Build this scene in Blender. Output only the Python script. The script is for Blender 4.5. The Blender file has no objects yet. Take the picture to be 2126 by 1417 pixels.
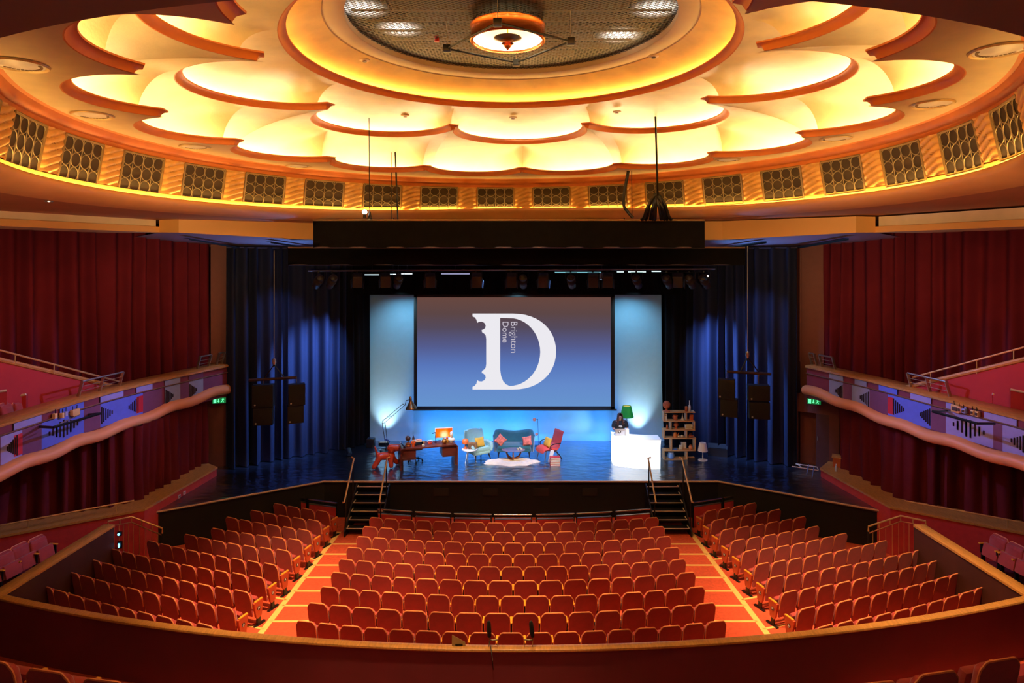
import bpy, bmesh, math, random
from math import sin, cos, tan, pi, sqrt, atan2, exp
from mathutils import Vector, Matrix, Euler
random.seed(11)
SC = bpy.context.scene
COL = SC.collection
RD = math.radians
# ------------------------------------------------------------------ camera frame
F, PX0, PYH, CZ = 1320.0, 1074.0, 537.0, 7.45      # stage deck is z = 0, the camera stands at (0, 0, CZ) looking along +Y

def at(px, py, Y):
    return Vector(((px - PX0) / F * Y, Y, CZ - (py - PYH) / F * Y))

def G(px, py, z=0.0):
    Y = F * (CZ - z) / (py - PYH)
    return Vector(((px - PX0) / F * Y, Y, z))

def floor_z(Y):
    return -1.12 + 0.0673 * (18.61 - Y) if Y < 20.4 else -1.2405

def GF(px, py, up=0.0):
    """point on the raked stalls floor (raised by up) under a pixel"""
    Y = F * (7.318 - up) / (py - PYH - 0.0673 * F)
    return Vector(((px - PX0) / F * Y, Y, floor_z(Y) + up))

def S(r, g, b):
    def c(v):
        v /= 255.0
        return v / 12.92 if v <= 0.04045 else ((v + 0.055) / 1.055) ** 2.4
    return (c(r), c(g), c(b))

# ------------------------------------------------------------------ materials
MATS = {}
def M(name, col=(.5, .5, .5), rough=.55, metal=0.0, var=0.0, scale=6.0, bump=0.0, bscale=60.0, emit=None, es=0.0, spec=.5, sheen=0.0, coat=0.0, stretch=None):
    if name in MATS:
        return MATS[name]
    m = bpy.data.materials.new(name)
    m.use_nodes = True
    nt = m.node_tree
    b = nt.nodes['Principled BSDF']
    b.inputs['Base Color'].default_value = (*col, 1)
    b.inputs['Roughness'].default_value = rough
    b.inputs['Metallic'].default_value = metal
    b.inputs['Specular IOR Level'].default_value = spec
    if sheen:
        b.inputs['Sheen Weight'].default_value = sheen
        b.inputs['Sheen Roughness'].default_value = .5
    if coat:
        b.inputs['Coat Weight'].default_value = coat
    if emit:
        b.inputs['Emission Color'].default_value = (*emit, 1)
        b.inputs['Emission Strength'].default_value = es
    tc = nt.nodes.new('ShaderNodeTexCoord')
    src = tc.outputs['Object']
    if stretch:
        mp = nt.nodes.new('ShaderNodeMapping')
        mp.inputs['Scale'].default_value = stretch
        nt.links.new(src, mp.inputs['Vector'])
        src = mp.outputs['Vector']
    if var:
        n = nt.nodes.new('ShaderNodeTexNoise')
        n.inputs['Scale'].default_value = scale
        n.inputs['Detail'].default_value = 5
        nt.links.new(src, n.inputs['Vector'])
        r = nt.nodes.new('ShaderNodeValToRGB')
        r.color_ramp.elements[0].position = .3
        r.color_ramp.elements[1].position = .72
        r.color_ramp.elements[0].color = (*[max(0, c * (1 - var)) for c in col], 1)
        r.color_ramp.elements[1].color = (*[min(1, c * (1 + var)) for c in col], 1)
        nt.links.new(n.outputs['Fac'], r.inputs['Fac'])
        nt.links.new(r.outputs['Color'], b.inputs['Base Color'])
    if bump:
        n2 = nt.nodes.new('ShaderNodeTexNoise')
        n2.inputs['Scale'].default_value = bscale
        n2.inputs['Detail'].default_value = 3
        nt.links.new(src, n2.inputs['Vector'])
        bp = nt.nodes.new('ShaderNodeBump')
        bp.inputs['Strength'].default_value = bump
        bp.inputs['Distance'].default_value = .02
        nt.links.new(n2.outputs['Fac'], bp.inputs['Height'])
        nt.links.new(bp.outputs['Normal'], b.inputs['Normal'])
    MATS[name] = m
    return m

def EM(name, col, s):
    if name in MATS:
        return MATS[name]
    m = bpy.data.materials.new(name)
    m.use_nodes = True
    nt = m.node_tree
    nt.nodes.remove(nt.nodes['Principled BSDF'])
    e = nt.nodes.new('ShaderNodeEmission')
    e.inputs['Color'].default_value = (*col, 1)
    e.inputs['Strength'].default_value = s
    nt.links.new(e.outputs[0], nt.nodes['Material Output'].inputs['Surface'])
    MATS[name] = m
    return m

# ------------------------------------------------------------------ mesh builder
class MB:
    def __init__(s):
        s.v = []; s.f = []
    def add(s, vs, fs, mat=None):
        o = len(s.v)
        for p in vs:
            p = Vector(p)
            s.v.append(mat @ p if mat else p)
        s.f += [[i + o for i in f] for f in fs]
        return s
    def box(s, c, d, bev=0.0, rot=None, taper=None):
        """box centred at c with size d; bev rounds its edges; taper scales the top in x,y"""
        hx, hy, hz = d[0] / 2, d[1] / 2, d[2] / 2
        tx, ty = taper if taper else (1, 1)
        bm = bmesh.new()
        vs = [bm.verts.new(p) for p in ((-hx, -hy, -hz), (hx, -hy, -hz), (hx, hy, -hz), (-hx, hy, -hz), (-hx * tx, -hy * ty, hz), (hx * tx, -hy * ty, hz), (hx * tx, hy * ty, hz), (-hx * tx, hy * ty, hz))]
        for q in ((3, 2, 1, 0), (4, 5, 6, 7), (0, 1, 5, 4), (1, 2, 6, 5), (2, 3, 7, 6), (3, 0, 4, 7)):
            bm.faces.new([vs[i] for i in q])
        if bev:
            bmesh.ops.bevel(bm, geom=bm.edges[:], offset=min(bev, .49 * min(d)), segments=2, affect='EDGES', profile=.6)
        bm.verts.index_update()
        m = Matrix.Translation(c)
        if rot is not None:
            m = m @ (Euler(rot).to_matrix().to_4x4() if not isinstance(rot, Matrix) else rot.to_4x4())
        s.add([v.co.copy() for v in bm.verts], [[v.index for v in f.verts] for f in bm.faces], m)
        bm.free()
        return s
    def tube(s, pts, r, n=8, closed=False, cap=True):
        pts = [Vector(p) for p in pts]
        k = len(pts)
        rs = r if isinstance(r, (list, tuple)) else [r] * k
        up = None
        vs = []
        for i, p in enumerate(pts):
            a = pts[(i - 1) % k] if (closed or i > 0) else p
            b = pts[(i + 1) % k] if (closed or i < k - 1) else p
            t = (b - a)
            t = t.normalized() if t.length > 1e-9 else Vector((0, 0, 1))
            if up is None:
                up = Vector((0, 0, 1)) if abs(t.z) < .9 else Vector((1, 0, 0))
            x = t.cross(up)
            if x.length < 1e-6:
                x = t.orthogonal()
            x.normalize()
            y = x.cross(t).normalized()
            up = y
            for j in range(n):
                a_ = 2 * pi * j / n
                vs.append(p + (x * cos(a_) + y * sin(a_)) * rs[i])
        fs = []
        for i in range(k if closed else k - 1):
            for j in range(n):
                i2 = (i + 1) % k; j2 = (j + 1) % n
                fs.append([i * n + j, i2 * n + j, i2 * n + j2, i * n + j2])
        if cap and not closed:
            fs.append(list(range(n)))
            fs.append([(k - 1) * n + j for j in reversed(range(n))])
        return s.add(vs, fs)
    def lathe(s, prof, n=20, c=(0, 0, 0), mat=None, sx=1, sy=1, caps=True):
        vs = []; fs = []
        for (r, z) in prof:
            for j in range(n):
                a = 2 * pi * j / n
                vs.append((r * cos(a) * sx, r * sin(a) * sy, z))
        for i in range(len(prof) - 1):
            for j in range(n):
                j2 = (j + 1) % n
                fs.append([i * n + j, i * n + j2, (i + 1) * n + j2, (i + 1) * n + j])
        if caps and prof[0][0] > 1e-6:
            fs.append([j for j in reversed(range(n))])
        if caps and prof[-1][0] > 1e-6:
            fs.append([(len(prof) - 1) * n + j for j in range(n)])
        m = Matrix.Translation(c)
        if mat is not None:
            m = m @ mat.to_4x4()
        return s.add(vs, fs, m)
    def ball(s, c, r, n=16, m=10, rot=None):
        rx, ry, rz = r if isinstance(r, (tuple, list)) else (r, r, r)
        prof = [(sin(pi * i / m), -cos(pi * i / m)) for i in range(m + 1)]
        mt = Matrix.Translation(c)
        if rot is not None:
            mt = mt @ Euler(rot).to_matrix().to_4x4()
        mt = mt @ Matrix.Diagonal((rx, ry, rz, 1))
        vs = []; fs = []
        for (q, z) in prof:
            for j in range(n):
                a = 2 * pi * j / n
                vs.append((q * cos(a), q * sin(a), z))
        for i in range(m):
            for j in range(n):
                j2 = (j + 1) % n
                fs.append([i * n + j, i * n + j2, (i + 1) * n + j2, (i + 1) * n + j])
        return s.add(vs, fs, mt)
    def grid(s, rows, cu=False, cv=False):
        """rows: list of lists of points"""
        nr, nc = len(rows), len(rows[0])
        vs = [p for r in rows for p in r]
        fs = []
        for i in range(nr if cv else nr - 1):
            for j in range(nc if cu else nc - 1):
                i2 = (i + 1) % nr; j2 = (j + 1) % nc
                fs.append([i * nc + j, i * nc + j2, i2 * nc + j2, i2 * nc + j])
        return s.add(vs, fs)
    def prism(s, poly, d0, d1, mat=None, plane='xz'):
        """extrude a 2d outline; plane xz extrudes along y, xy along z, yz along x"""
        n = len(poly)
        def P(a, b, d):
            return {'xz': (a, d, b), 'xy': (a, b, d), 'yz': (d, a, b)}[plane]
        vs = [P(a, b, d0) for a, b in poly] + [P(a, b, d1) for a, b in poly]
        fs = [list(range(n)), [n + i for i in reversed(range(n))]]
        for i in range(n):
            j = (i + 1) % n
            fs.append([j, i, n + i, n + j])
        return s.add(vs, fs, mat)
    def build(s, name, mat, parent=None, loc=None, smooth=True, ang=38, weld=True):
        me = bpy.data.meshes.new(name)
        me.from_pydata([tuple(v) for v in s.v], [], s.f)
        bm = bmesh.new(); bm.from_mesh(me)
        if weld:
            bmesh.ops.remove_doubles(bm, verts=bm.verts[:], dist=1e-5)
        bmesh.ops.dissolve_degenerate(bm, edges=bm.edges[:], dist=1e-6)
        bmesh.ops.recalc_face_normals(bm, faces=bm.faces[:])
        bm.to_mesh(me); bm.free()
        if smooth:
            me.polygons.foreach_set('use_smooth', [True] * len(me.polygons))
            try:
                me.set_sharp_from_angle(angle=RD(ang))
            except Exception:
                pass
        o = bpy.data.objects.new(name, me)
        COL.objects.link(o)
        if mat:
            me.materials.append(mat)
        if parent:
            o.parent = parent
        if loc is not None:
            o.location = loc
        return o

def tag(o, label=None, cat=None, group=None, kind=None):
    if label: o['label'] = label
    if cat: o['category'] = cat
    if group: o['group'] = group
    if kind: o['kind'] = kind
    return o

def thing(name, label, cat, loc=(0, 0, 0), rz=0.0, group=None, scale=None):
    o = bpy.data.objects.new(name, None)
    COL.objects.link(o)
    o.empty_display_size = .2
    o.location = loc
    o.rotation_euler = (0, 0, rz)
    if scale: o.scale = scale
    return tag(o, label, cat, group)

KIDS = {}
def kids(o):
    if o.name not in KIDS:
        KIDS[o.name] = [c for c in o.children]
    return KIDS[o.name]

def dup(root, loc=None, rz=None, label=None, group=None, scale=None):
    r = root.copy(); COL.objects.link(r)
    if loc is not None: r.location = loc
    if rz is not None: r.rotation_euler = (0, 0, rz)
    if scale is not None: r.scale = scale
    if label: r['label'] = label
    if group: r['group'] = group
    for ch in kids(root):
        c = ch.copy(); COL.objects.link(c); c.parent = r
        for g in kids(ch):
            d = g.copy(); COL.objects.link(d); d.parent = c
    return r

def struct(mb, name, mat, smooth=True, ang=38, parent=None):
    o = mb.build(name, mat, parent, smooth=smooth, ang=ang)
    if not parent:
        o['kind'] = 'structure'
    return o

def text_mesh(txt, size):
    cu = bpy.data.curves.new('lettering', 'FONT')
    cu.body = txt; cu.size = size; cu.align_x = 'CENTER'; cu.align_y = 'CENTER'
    ob = bpy.data.objects.new('lettering', cu)
    COL.objects.link(ob)
    dg = bpy.context.evaluated_depsgraph_get()
    me = bpy.data.meshes.new_from_object(ob.evaluated_get(dg))
    bpy.data.objects.remove(ob)
    return me

def mesh_obj(name, me, mat, parent=None, mw=None):
    me.materials.clear(); me.materials.append(mat)
    o = bpy.data.objects.new(name, me)
    COL.objects.link(o)
    if parent: o.parent = parent
    if mw is not None: o.matrix_basis = mw
    return o

def ordw(n):
    return ['zeroth', 'first', 'second', 'third', 'fourth', 'fifth', 'sixth', 'seventh', 'eighth', 'ninth', 'tenth', 'eleventh', 'twelfth', 'thirteenth', 'fourteenth', 'fifteenth', 'sixteenth', 'seventeenth', 'eighteenth', 'nineteenth', 'twentieth'][n]

def smooth_path(pts, k=8):
    """Catmull-Rom through 2d/3d points"""
    P = [Vector(p) for p in pts]
    out = []
    for i in range(len(P) - 1):
        a = P[max(0, i - 1)]; b = P[i]; c = P[i + 1]; d = P[min(len(P) - 1, i + 2)]
        for j in range(k):
            t = j / k
            out.append(.5 * ((2 * b) + (c - a) * t + (2 * a - 5 * b + 4 * c - d) * t * t + (3 * b - a - 3 * c + d) * t ** 3))
    out.append(P[-1])
    return out

def resample(pts, step):
    P = [Vector(p) for p in pts]
    L = [0]
    for a, b in zip(P, P[1:]):
        L.append(L[-1] + (b - a).length)
    n = max(1, round(L[-1] / step))
    out = []; k = 0
    for i in range(n + 1):
        t = L[-1] * i / n
        while k < len(P) - 2 and L[k + 1] < t:
            k += 1
        u = (t - L[k]) / max(1e-9, L[k + 1] - L[k])
        out.append(P[k].lerp(P[k + 1], min(1, max(0, u))))
    return out

def offset2(pts, d):
    """offset a 2d polyline to its left by d"""
    P = [Vector(p[:2]) for p in pts]
    out = []
    for i in range(len(P)):
        a = P[max(0, i - 1)]; b = P[min(len(P) - 1, i + 1)]
        t = (b - a).normalized()
        out.append(P[i] + Vector((-t.y, t.x)) * d)
    return out

def spot(name, loc, target, energy, col=(1, 1, 1), size=45, blend=.5, radius=.08):
    l = bpy.data.lights.new(name, 'SPOT')
    l.energy = energy; l.color = col; l.spot_size = RD(size); l.spot_blend = blend; l.shadow_soft_size = radius
    o = bpy.data.objects.new(name, l)
    COL.objects.link(o)
    o.location = loc
    o.rotation_euler = (Vector(target) - Vector(loc)).to_track_quat('-Z', 'Y').to_euler()
    return o

def point(name, loc, energy, col=(1, 1, 1), radius=.1):
    l = bpy.data.lights.new(name, 'POINT')
    l.energy = energy; l.color = col; l.shadow_soft_size = radius
    o = bpy.data.objects.new(name, l)
    COL.objects.link(o)
    o.location = loc
    return o

# ------------------------------------------------------------------ palette
GOLD = M('gold_leaf_plaster', S(236, 216, 150), .42, var=.12, scale=1.6, bump=.15, bscale=22)
CREAM = M('cream_plaster', S(234, 208, 154), .6, var=.07, scale=2)
ORANGE = M('orange_painted_plaster', S(230, 134, 58), .5, var=.06, scale=3)
FRIEZE = M('amber_painted_plaster', S(232, 164, 62), .55, var=.1, scale=4)
COVE = M('ochre_cornice_plaster', S(214, 150, 84), .55, var=.05, scale=2)
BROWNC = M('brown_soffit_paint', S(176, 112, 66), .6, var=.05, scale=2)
BLACK = M('black_masking_cloth', S(16, 14, 13), .9, var=.3, scale=3, spec=.1)
BLACKP = M('black_paint', S(20, 20, 20), .5)
BLACKM = M('black_metal', S(28, 27, 26), .4, metal=.3)
STEEL = M('brushed_steel', S(190, 178, 160), .3, metal=.9)
CHROME = M('satin_chrome', S(205, 205, 205), .2, metal=1.0)
OAK = M('oak_rail', S(190, 134, 66), .38, var=.22, scale=5, stretch=(6, 1, 6), coat=.2)
REDV = M('red_seat_fabric', S(160, 48, 44), .8, var=.12, scale=9, bump=.1, bscale=120, sheen=.25)
REDP = M('red_carpet_panel', S(184, 42, 44), .85, var=.1, scale=8, sheen=.15)
MAROON = M('maroon_panel', S(120, 26, 32), .8, var=.08, scale=5)
CURT = M('crimson_curtain', S(98, 28, 36), .9, var=.12, scale=1.2, spec=.1)
TRIMW = M('seat_edge_wood', S(226, 140, 84), .45, var=.1, scale=12)
ARMW = M('seat_arm_wood', S(226, 150, 40), .4, var=.15, scale=10)
DARKW = M('dark_brown_panel', S(70, 36, 24), .5, var=.2, scale=3, stretch=(1, 1, .2))
CARPET = M('orange_red_carpet', S(204, 80, 46), .95, var=.16, scale=14, bump=.3, bscale=160)
TAPE = M('yellow_nosing_tape', S(238, 196, 110), .6, var=.06)
WHITEP = M('white_plastic', S(235, 235, 232), .35)
# ================================================================== DOME CEILING
D, DX, DY, TILT, PH0 = 13.5, -.12, 13.5, .0063, .04

def dm(R, ph, h, dz=0.0):
    a = ph + PH0
    x = R * D * sin(a)
    return Vector((DX + x, DY + R * D * cos(a), CZ + h * D + TILT * x + dz))

def lobeR(ph, n, off, c, rho):
    w = 2 * pi / n
    a = (ph - off + w / 2) % w - w / 2
    return c * cos(a) + sqrt(max(0, rho * rho - (c * sin(a)) ** 2))

def R14(ph): return lobeR(ph, 14, pi / 14, .4742, .1138)
def R8(ph): return lobeR(ph, 8, 0, .3755, .1445)

def lobe_samples(n, off, c, rho, k=22):
    """polar angles of evenly spaced points along every lobe arc"""
    out = []
    tlim = pi / 2 + math.asin(rho / c)
    # point on the arc at lobe-centre angle t: (c + rho cos t, rho sin t); find t at the cusp
    lo, hi = 0.0, pi
    for _ in range(60):
        mid = (lo + hi) / 2
        if atan2(rho * sin(mid), c + rho * cos(mid)) < pi / n and mid < tlim:
            lo = mid
        else:
            hi = mid
        if hi - lo < 1e-9: break
    tmax = lo
    for q in range(n):
        base = off + q * 2 * pi / n
        for i in range(-k, k + 1):
            t = tmax * i / k
            out.append(base + atan2(rho * sin(t), c + rho * cos(t)))
    return out, tmax

S14, T14 = lobe_samples(14, pi / 14, .4742, .1138)
S8, T8 = lobe_samples(8, 0, .3755, .1445, 26)

def uniq(a):
    a = sorted(x % (2 * pi) for x in a)
    out = [a[0]]
    for x in a[1:]:
        if x - out[-1] > 1e-4: out.append(x)
    return out

def ring_grid(phis, rows):
    """rows: list of functions ph -> (R, h)"""
    g = MB()
    g.grid([[dm(*(lambda q: (q[0], p, q[1]))(fn(p))) for p in phis] for fn in rows], cu=True)
    return g

A14 = uniq(S14); A8 = uniq(S8); AB = uniq(S14 + S8); AC = [2 * pi * i / 180 for i in range(180)]
# outer tier plane with the orange drop to the frieze
struct(ring_grid(A14, [lambda p: (R14(p), .205), lambda p: (R14(p) * .5 + .314, .205), lambda p: (.628, .205)]), 'ceiling', CREAM, smooth=False)
struct(ring_grid(AC, [lambda p: (.628, .205), lambda p: (.6325, .2035), lambda p: (.635, .1985), lambda p: (.6375, .194), lambda p: (.643, .1915), lambda p: (.6445, .185), lambda p: (.66, .185)]), 'trim_1', ORANGE)

def vault(name, phis, Ro, ho, Ri, hi, n=12):
    rows = []
    for i in range(n + 1):
        a = pi / 2 * i / n
        u, w = 1 - cos(a), sin(a)
        rows.append(lambda p, u=u, w=w: (Ro(p) + (Ri(p) - Ro(p)) * u, ho + (hi - ho) * w))
    return struct(ring_grid(phis, rows), name, GOLD, ang=28)

TW = .034
vault('ceiling.001', AB, lambda p: R14(p) + TW, .2055, R8, .273)
vault('ceiling.002', A8, lambda p: R8(p) + TW, .2735, lambda p: .345, .318)
struct(ring_grid(A14, [lambda p: (R14(p), .2056), lambda p: (R14(p) + TW, .2056)]), 'trim_2', CREAM, smooth=False)
struct(ring_grid(A8, [lambda p: (R8(p), .2736), lambda p: (R8(p) + TW, .2736)]), 'trim_3', CREAM, smooth=False)

# moulded orange rims: arcs joined by a short straight piece at every cusp
RIM = [(-.02, .0), (.02, .004), (.035, .03), (.055, .07), (.085, .1), (.125, .118), (.15, .122), (.155, .15), (.0, .155)]
def scallop_path(n, off, c, rho, tmax, cut, k=24):
    path = []
    t1 = tmax - cut / rho
    for q in range(n):
        b = off + q * 2 * pi / n
        for i in range(-k, k + 1):
            t = t1 * i / k
            x, y = c + rho * cos(t), rho * sin(t)
            path.append((x * cos(b) - y * sin(b), x * sin(b) + y * cos(b)))   # x along cos(ph)
    return [Vector(p) for p in path]

def rim(name, path, h, prof=RIM):
    n = len(path)
    nor = []
    for i in range(n):
        a, b = path[i] - path[i - 1], path[(i + 1) % n] - path[i]
        t = a.normalized() + b.normalized()
        t.normalize()
        nn = Vector((-t.y, t.x))
        k = max(.5, nn.dot(Vector((-b.normalized().y, b.normalized().x))))
        nor.append(nn / k)
    g = MB()
    rows = []
    for (o, z) in prof:
        row = []
        for p, nn in zip(path, nor):
            q = p + nn * (o / D)
            row.append(dm(q.length, atan2(q.y, q.x), h, z))
        rows.append(row)
    g.grid(rows, cu=True, cv=True)
    return struct(g, name, ORANGE, ang=50)

P14 = scallop_path(14, pi / 14, .4742, .1138, T14, .0085)
P8 = scallop_path(8, 0, .3755, .1445, T8, .011)
PC = [Vector((.345 * cos(a), .345 * sin(a))) for a in AC]
rim('trim_4', P14, .205); rim('trim_5', P8, .273); rim('trim_6', PC, .318)

# warm lamp tubes lying in the troughs behind the rims
TUBE = EM('warm_trough_lamp', (1.0, .81, .48), 42.0)
def lobe_tubes(n, off, c, rho, tmax, h, out, fam, where, mat):
    for q in range(n):
        b = off + q * 2 * pi / n
        pts = []
        for i in range(-10, 11):
            t = tmax * .84 * i / 10
            r2 = rho + out
            x, y = c + r2 * cos(t), r2 * sin(t)
            pts.append(dm(sqrt(x * x + y * y), b + atan2(y, x), h, .06))
        g = MB().tube(pts, .035, 6)
        o = g.build('trough_lamp', mat)
        bb = b % (2 * pi)
        side = 'left' if bb > pi else 'right'
        bb = min(bb, 2 * pi - bb)
        tag(o, 'warm lamp tube behind the %s scalloped rim, %s lobe %s of the axis' % (where, ordw(int(bb / (2 * pi / n) + .5 if off == 0 else bb / (2 * pi / n) + 1)), side), 'lamp', fam)
lobe_tubes(14, pi / 14, .4742, .1138, T14, .2056, .017, 'trough lamps of the outer tier', 'outer', TUBE)
TUBE2 = EM('warm_trough_lamp_inner', (1.0, .81, .47), 40.0)
lobe_tubes(8, 0, .3755, .1445, T8, .2736, .017, 'trough lamps of the inner tier', 'inner', TUBE2)
g = MB().tube([dm(.366, a, .319, .06) for a in AC], .03, 6, closed=True)
tag(g.build('trough_lamp', EM('warm_ring_lamp', (1.0, .66, .18), 40.0)), 'circular warm lamp tube hidden behind the round orange rim', 'lamp')

# golden annulus, plaster ring, dark mesh
struct(ring_grid(AC, [lambda p: (.345, .3185), lambda p: (.385, .3185), lambda p: (.386, .328), lambda p: (.375, .3345), lambda p: (.287, .362)]), 'ceiling.003', M('deep_gold_leaf', S(244, 196, 96), .38, var=.2, scale=1.2, bump=.15, bscale=14))
struct(ring_grid(AC, [lambda p: (.287, .362), lambda p: (.286, .3635), lambda p: (.256, .3645), lambda p: (.2545, .3655), lambda p: (.2545, .376)]), 'trim_7', M('grey_cream_plaster', S(206, 182, 142), .5, var=.08, scale=1))

def mesh_mat():
    m = bpy.data.materials.new('expanded_metal_mesh'); m.use_nodes = True
    nt = m.node_tree; b = nt.nodes['Principled BSDF']; out = nt.nodes['Material Output']
    b.inputs['Base Color'].default_value = (*S(58, 49, 36), 1); b.inputs['Roughness'].default_value = .45; b.inputs['Metallic'].default_value = .5
    tc = nt.nodes.new('ShaderNodeTexCoord')
    sx = nt.nodes.new('ShaderNodeSeparateXYZ'); nt.links.new(tc.outputs['Object'], sx.inputs[0])
    def mth(op, a, b_=None):
        n = nt.nodes.new('ShaderNodeMath'); n.operation = op
        for i, v in enumerate((a, b_)):
            if v is None: continue
            if isinstance(v, (int, float)): n.inputs[i].default_value = v
            else: nt.links.new(v, n.inputs[i])
        return n.outputs[0]
    u = mth('MULTIPLY', sx.outputs['X'], 2 * pi / .15); v = mth('MULTIPLY', sx.outputs['Y'], 2 * pi / .09)
    d1 = mth('COSINE', mth('ADD', u, v)); d2 = mth('COSINE', mth('SUBTRACT', u, v))
    mx = mth('MAXIMUM', d1, d2)
    op = mth('GREATER_THAN', mx, .35)
    tr = nt.nodes.new('ShaderNodeBsdfTransparent'); mix = nt.nodes.new('ShaderNodeMixShader')
    nt.links.new(op, mix.inputs[0]); nt.links.new(tr.outputs[0], mix.inputs[1]); nt.links.new(b.outputs[0], mix.inputs[2])
    nt.links.new(mix.outputs[0], out.inputs['Surface'])
    return m
g = MB(); cpt = dm(0, 0, .374)
g.v = [cpt] + [dm(.256, a, .374) for a in AC]; g.f = [[0, 1 + i, 1 + (i + 1) % len(AC)] for i in range(len(AC))]
struct(g, 'ceiling.004', mesh_mat(), smooth=False)
g = MB(); g.grid([[dm(.27, a, .372) for a in AC], [dm(.27, a, .46) for a in AC], [dm(.001, a, .46) for a in AC]], cu=True)
struct(g, 'ceiling.005', M('void_dark', S(34, 30, 26), .9), smooth=False)
def flood_mat():
    if 'flood_white' in MATS: return MATS['flood_white']
    m = bpy.data.materials.new('flood_white'); m.use_nodes = True; MATS['flood_white'] = m
    nt = m.node_tree; nt.nodes.remove(nt.nodes['Principled BSDF'])
    tc = nt.nodes.new('ShaderNodeTexCoord'); gr = nt.nodes.new('ShaderNodeTexGradient'); gr.gradient_type = 'QUADRATIC_SPHERE'  # glow fades outward, standing in for soft patches of light on the mesh
    mp = nt.nodes.new('ShaderNodeMapping'); mp.inputs['Scale'].default_value = (1.65, 1.65, 1.65)
    nt.links.new(tc.outputs['Object'], mp.inputs[0]); nt.links.new(mp.outputs[0], gr.inputs[0])
    ml = nt.nodes.new('ShaderNodeMath'); ml.operation = 'MULTIPLY'; ml.inputs[1].default_value = 7.0; nt.links.new(gr.outputs['Fac'], ml.inputs[0])
    em = nt.nodes.new('ShaderNodeEmission'); em.inputs['Color'].default_value = (1, .93, .8, 1); nt.links.new(ml.outputs[0], em.inputs['Strength'])
    nt.links.new(em.outputs[0], nt.nodes['Material Output'].inputs['Surface'])
    return m
# joists over the mesh
g = MB()
for i in range(-5, 6):
    y = i * .6
    w = sqrt(max(.1, 3.4 ** 2 - y * y))
    g.box(Vector((DX, DY + y, CZ + .374 * D + .28)), (2 * w, .07, .14))
struct(g, 'ceiling.006', M('joist_timber', S(90, 70, 46), .8))
for i, (px, py) in enumerate([(830, 62), (752, 20), (1286, 76), (1362, 20)]):
    p = at(px, py, F * .39 * D / (PYH - py))
    t = thing('flood_light', 'white floodlight shining behind the dark ceiling mesh, %s' % ['nearest the left of the chandelier', 'at the far left edge of the mesh', 'right of the chandelier by the mesh rim', 'at the top right edge of the mesh', 'second from the right mesh edge', 'by the left lower mesh rim'][i], 'floodlight', p, rz=.3 * i, group='floodlights over the ceiling mesh')
    MB().lathe([(.0, .2), (.3, .2), (.62, .05), (.62, .02), (.6, .02)], 28, caps=False).build('reflector', BLACKM, t)
    MB().lathe([(.6, .03), (.4, .028), (.2, .026), (0, .025)], 28, caps=False).build('lens', flood_mat(), t)

# ---------------------------------------------------------------- frieze, cornice, soffit
PHI_MAX = 2.25
AP = [-PHI_MAX + 2 * PHI_MAX * i / 160 for i in range(161)]
def hb(p): return .122 + .017 * exp(-(p / .62) ** 2)
def arc_grid(rows, phis=AP):
    g = MB(); g.grid([[dm(fn(p)[0], p, fn(p)[1]) for p in phis] for fn in rows]); return g
struct(arc_grid([lambda p: (.6445, .1853), lambda p: (.6585, .112)]), 'wall_frieze', FRIEZE)
# band under the grilles, lit by the cornice tube
struct(arc_grid([lambda p: (.6575, hb(p)), lambda p: (.651, hb(p)), lambda p: (.6515, hb(p) - .013), lambda p: (.645, hb(p) - .0135)]), 'trim_8', M('yellow_cornice_plaster', S(240, 196, 96), .5))
struct(arc_grid([lambda p: (.6452, hb(p) - .0075), lambda p: (.6435, hb(p) - .0075), lambda p: (.6415, hb(p) - .0105), lambda p: (.642, hb(p) - .0145), lambda p: (.6455, hb(p) - .0185), lambda p: (.652, .5 * (hb(p) - .02) + .5 * .0985), lambda p: (.661, .0965), lambda p: (.675, .0942), lambda p: (.70, .0932)]), 'trim_9', COVE, ang=80)
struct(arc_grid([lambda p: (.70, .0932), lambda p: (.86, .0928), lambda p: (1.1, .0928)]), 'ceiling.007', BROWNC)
g = MB().tube([dm(.6478, p, hb(p) - .0105) for p in AP], .022, 6)
tag(g.build('cornice_lamp', EM('cornice_lamp', (1.0, .62, .18), 45.0)), 'long warm lamp tube hidden in the cornice below the grilles', 'lamp')
# rear soffit over the circle
AR = [PHI_MAX - .3 + (2 * pi - 2 * PHI_MAX + .6) * i / 90 for i in range(91)]
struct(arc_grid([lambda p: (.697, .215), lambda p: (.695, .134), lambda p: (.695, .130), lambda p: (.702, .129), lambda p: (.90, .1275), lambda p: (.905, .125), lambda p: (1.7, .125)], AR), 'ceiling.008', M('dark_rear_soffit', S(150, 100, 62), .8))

g = MB()
for e in (-1, 1):
    a = e * (PHI_MAX - .04)
    g.grid([[dm(R_, a, h_) for R_ in (.658, .9, 1.7)] for h_ in (.0925, .23)])
struct(g, 'wall_soffit_return', M('dark_rear_soffit'), smooth=False)
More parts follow.
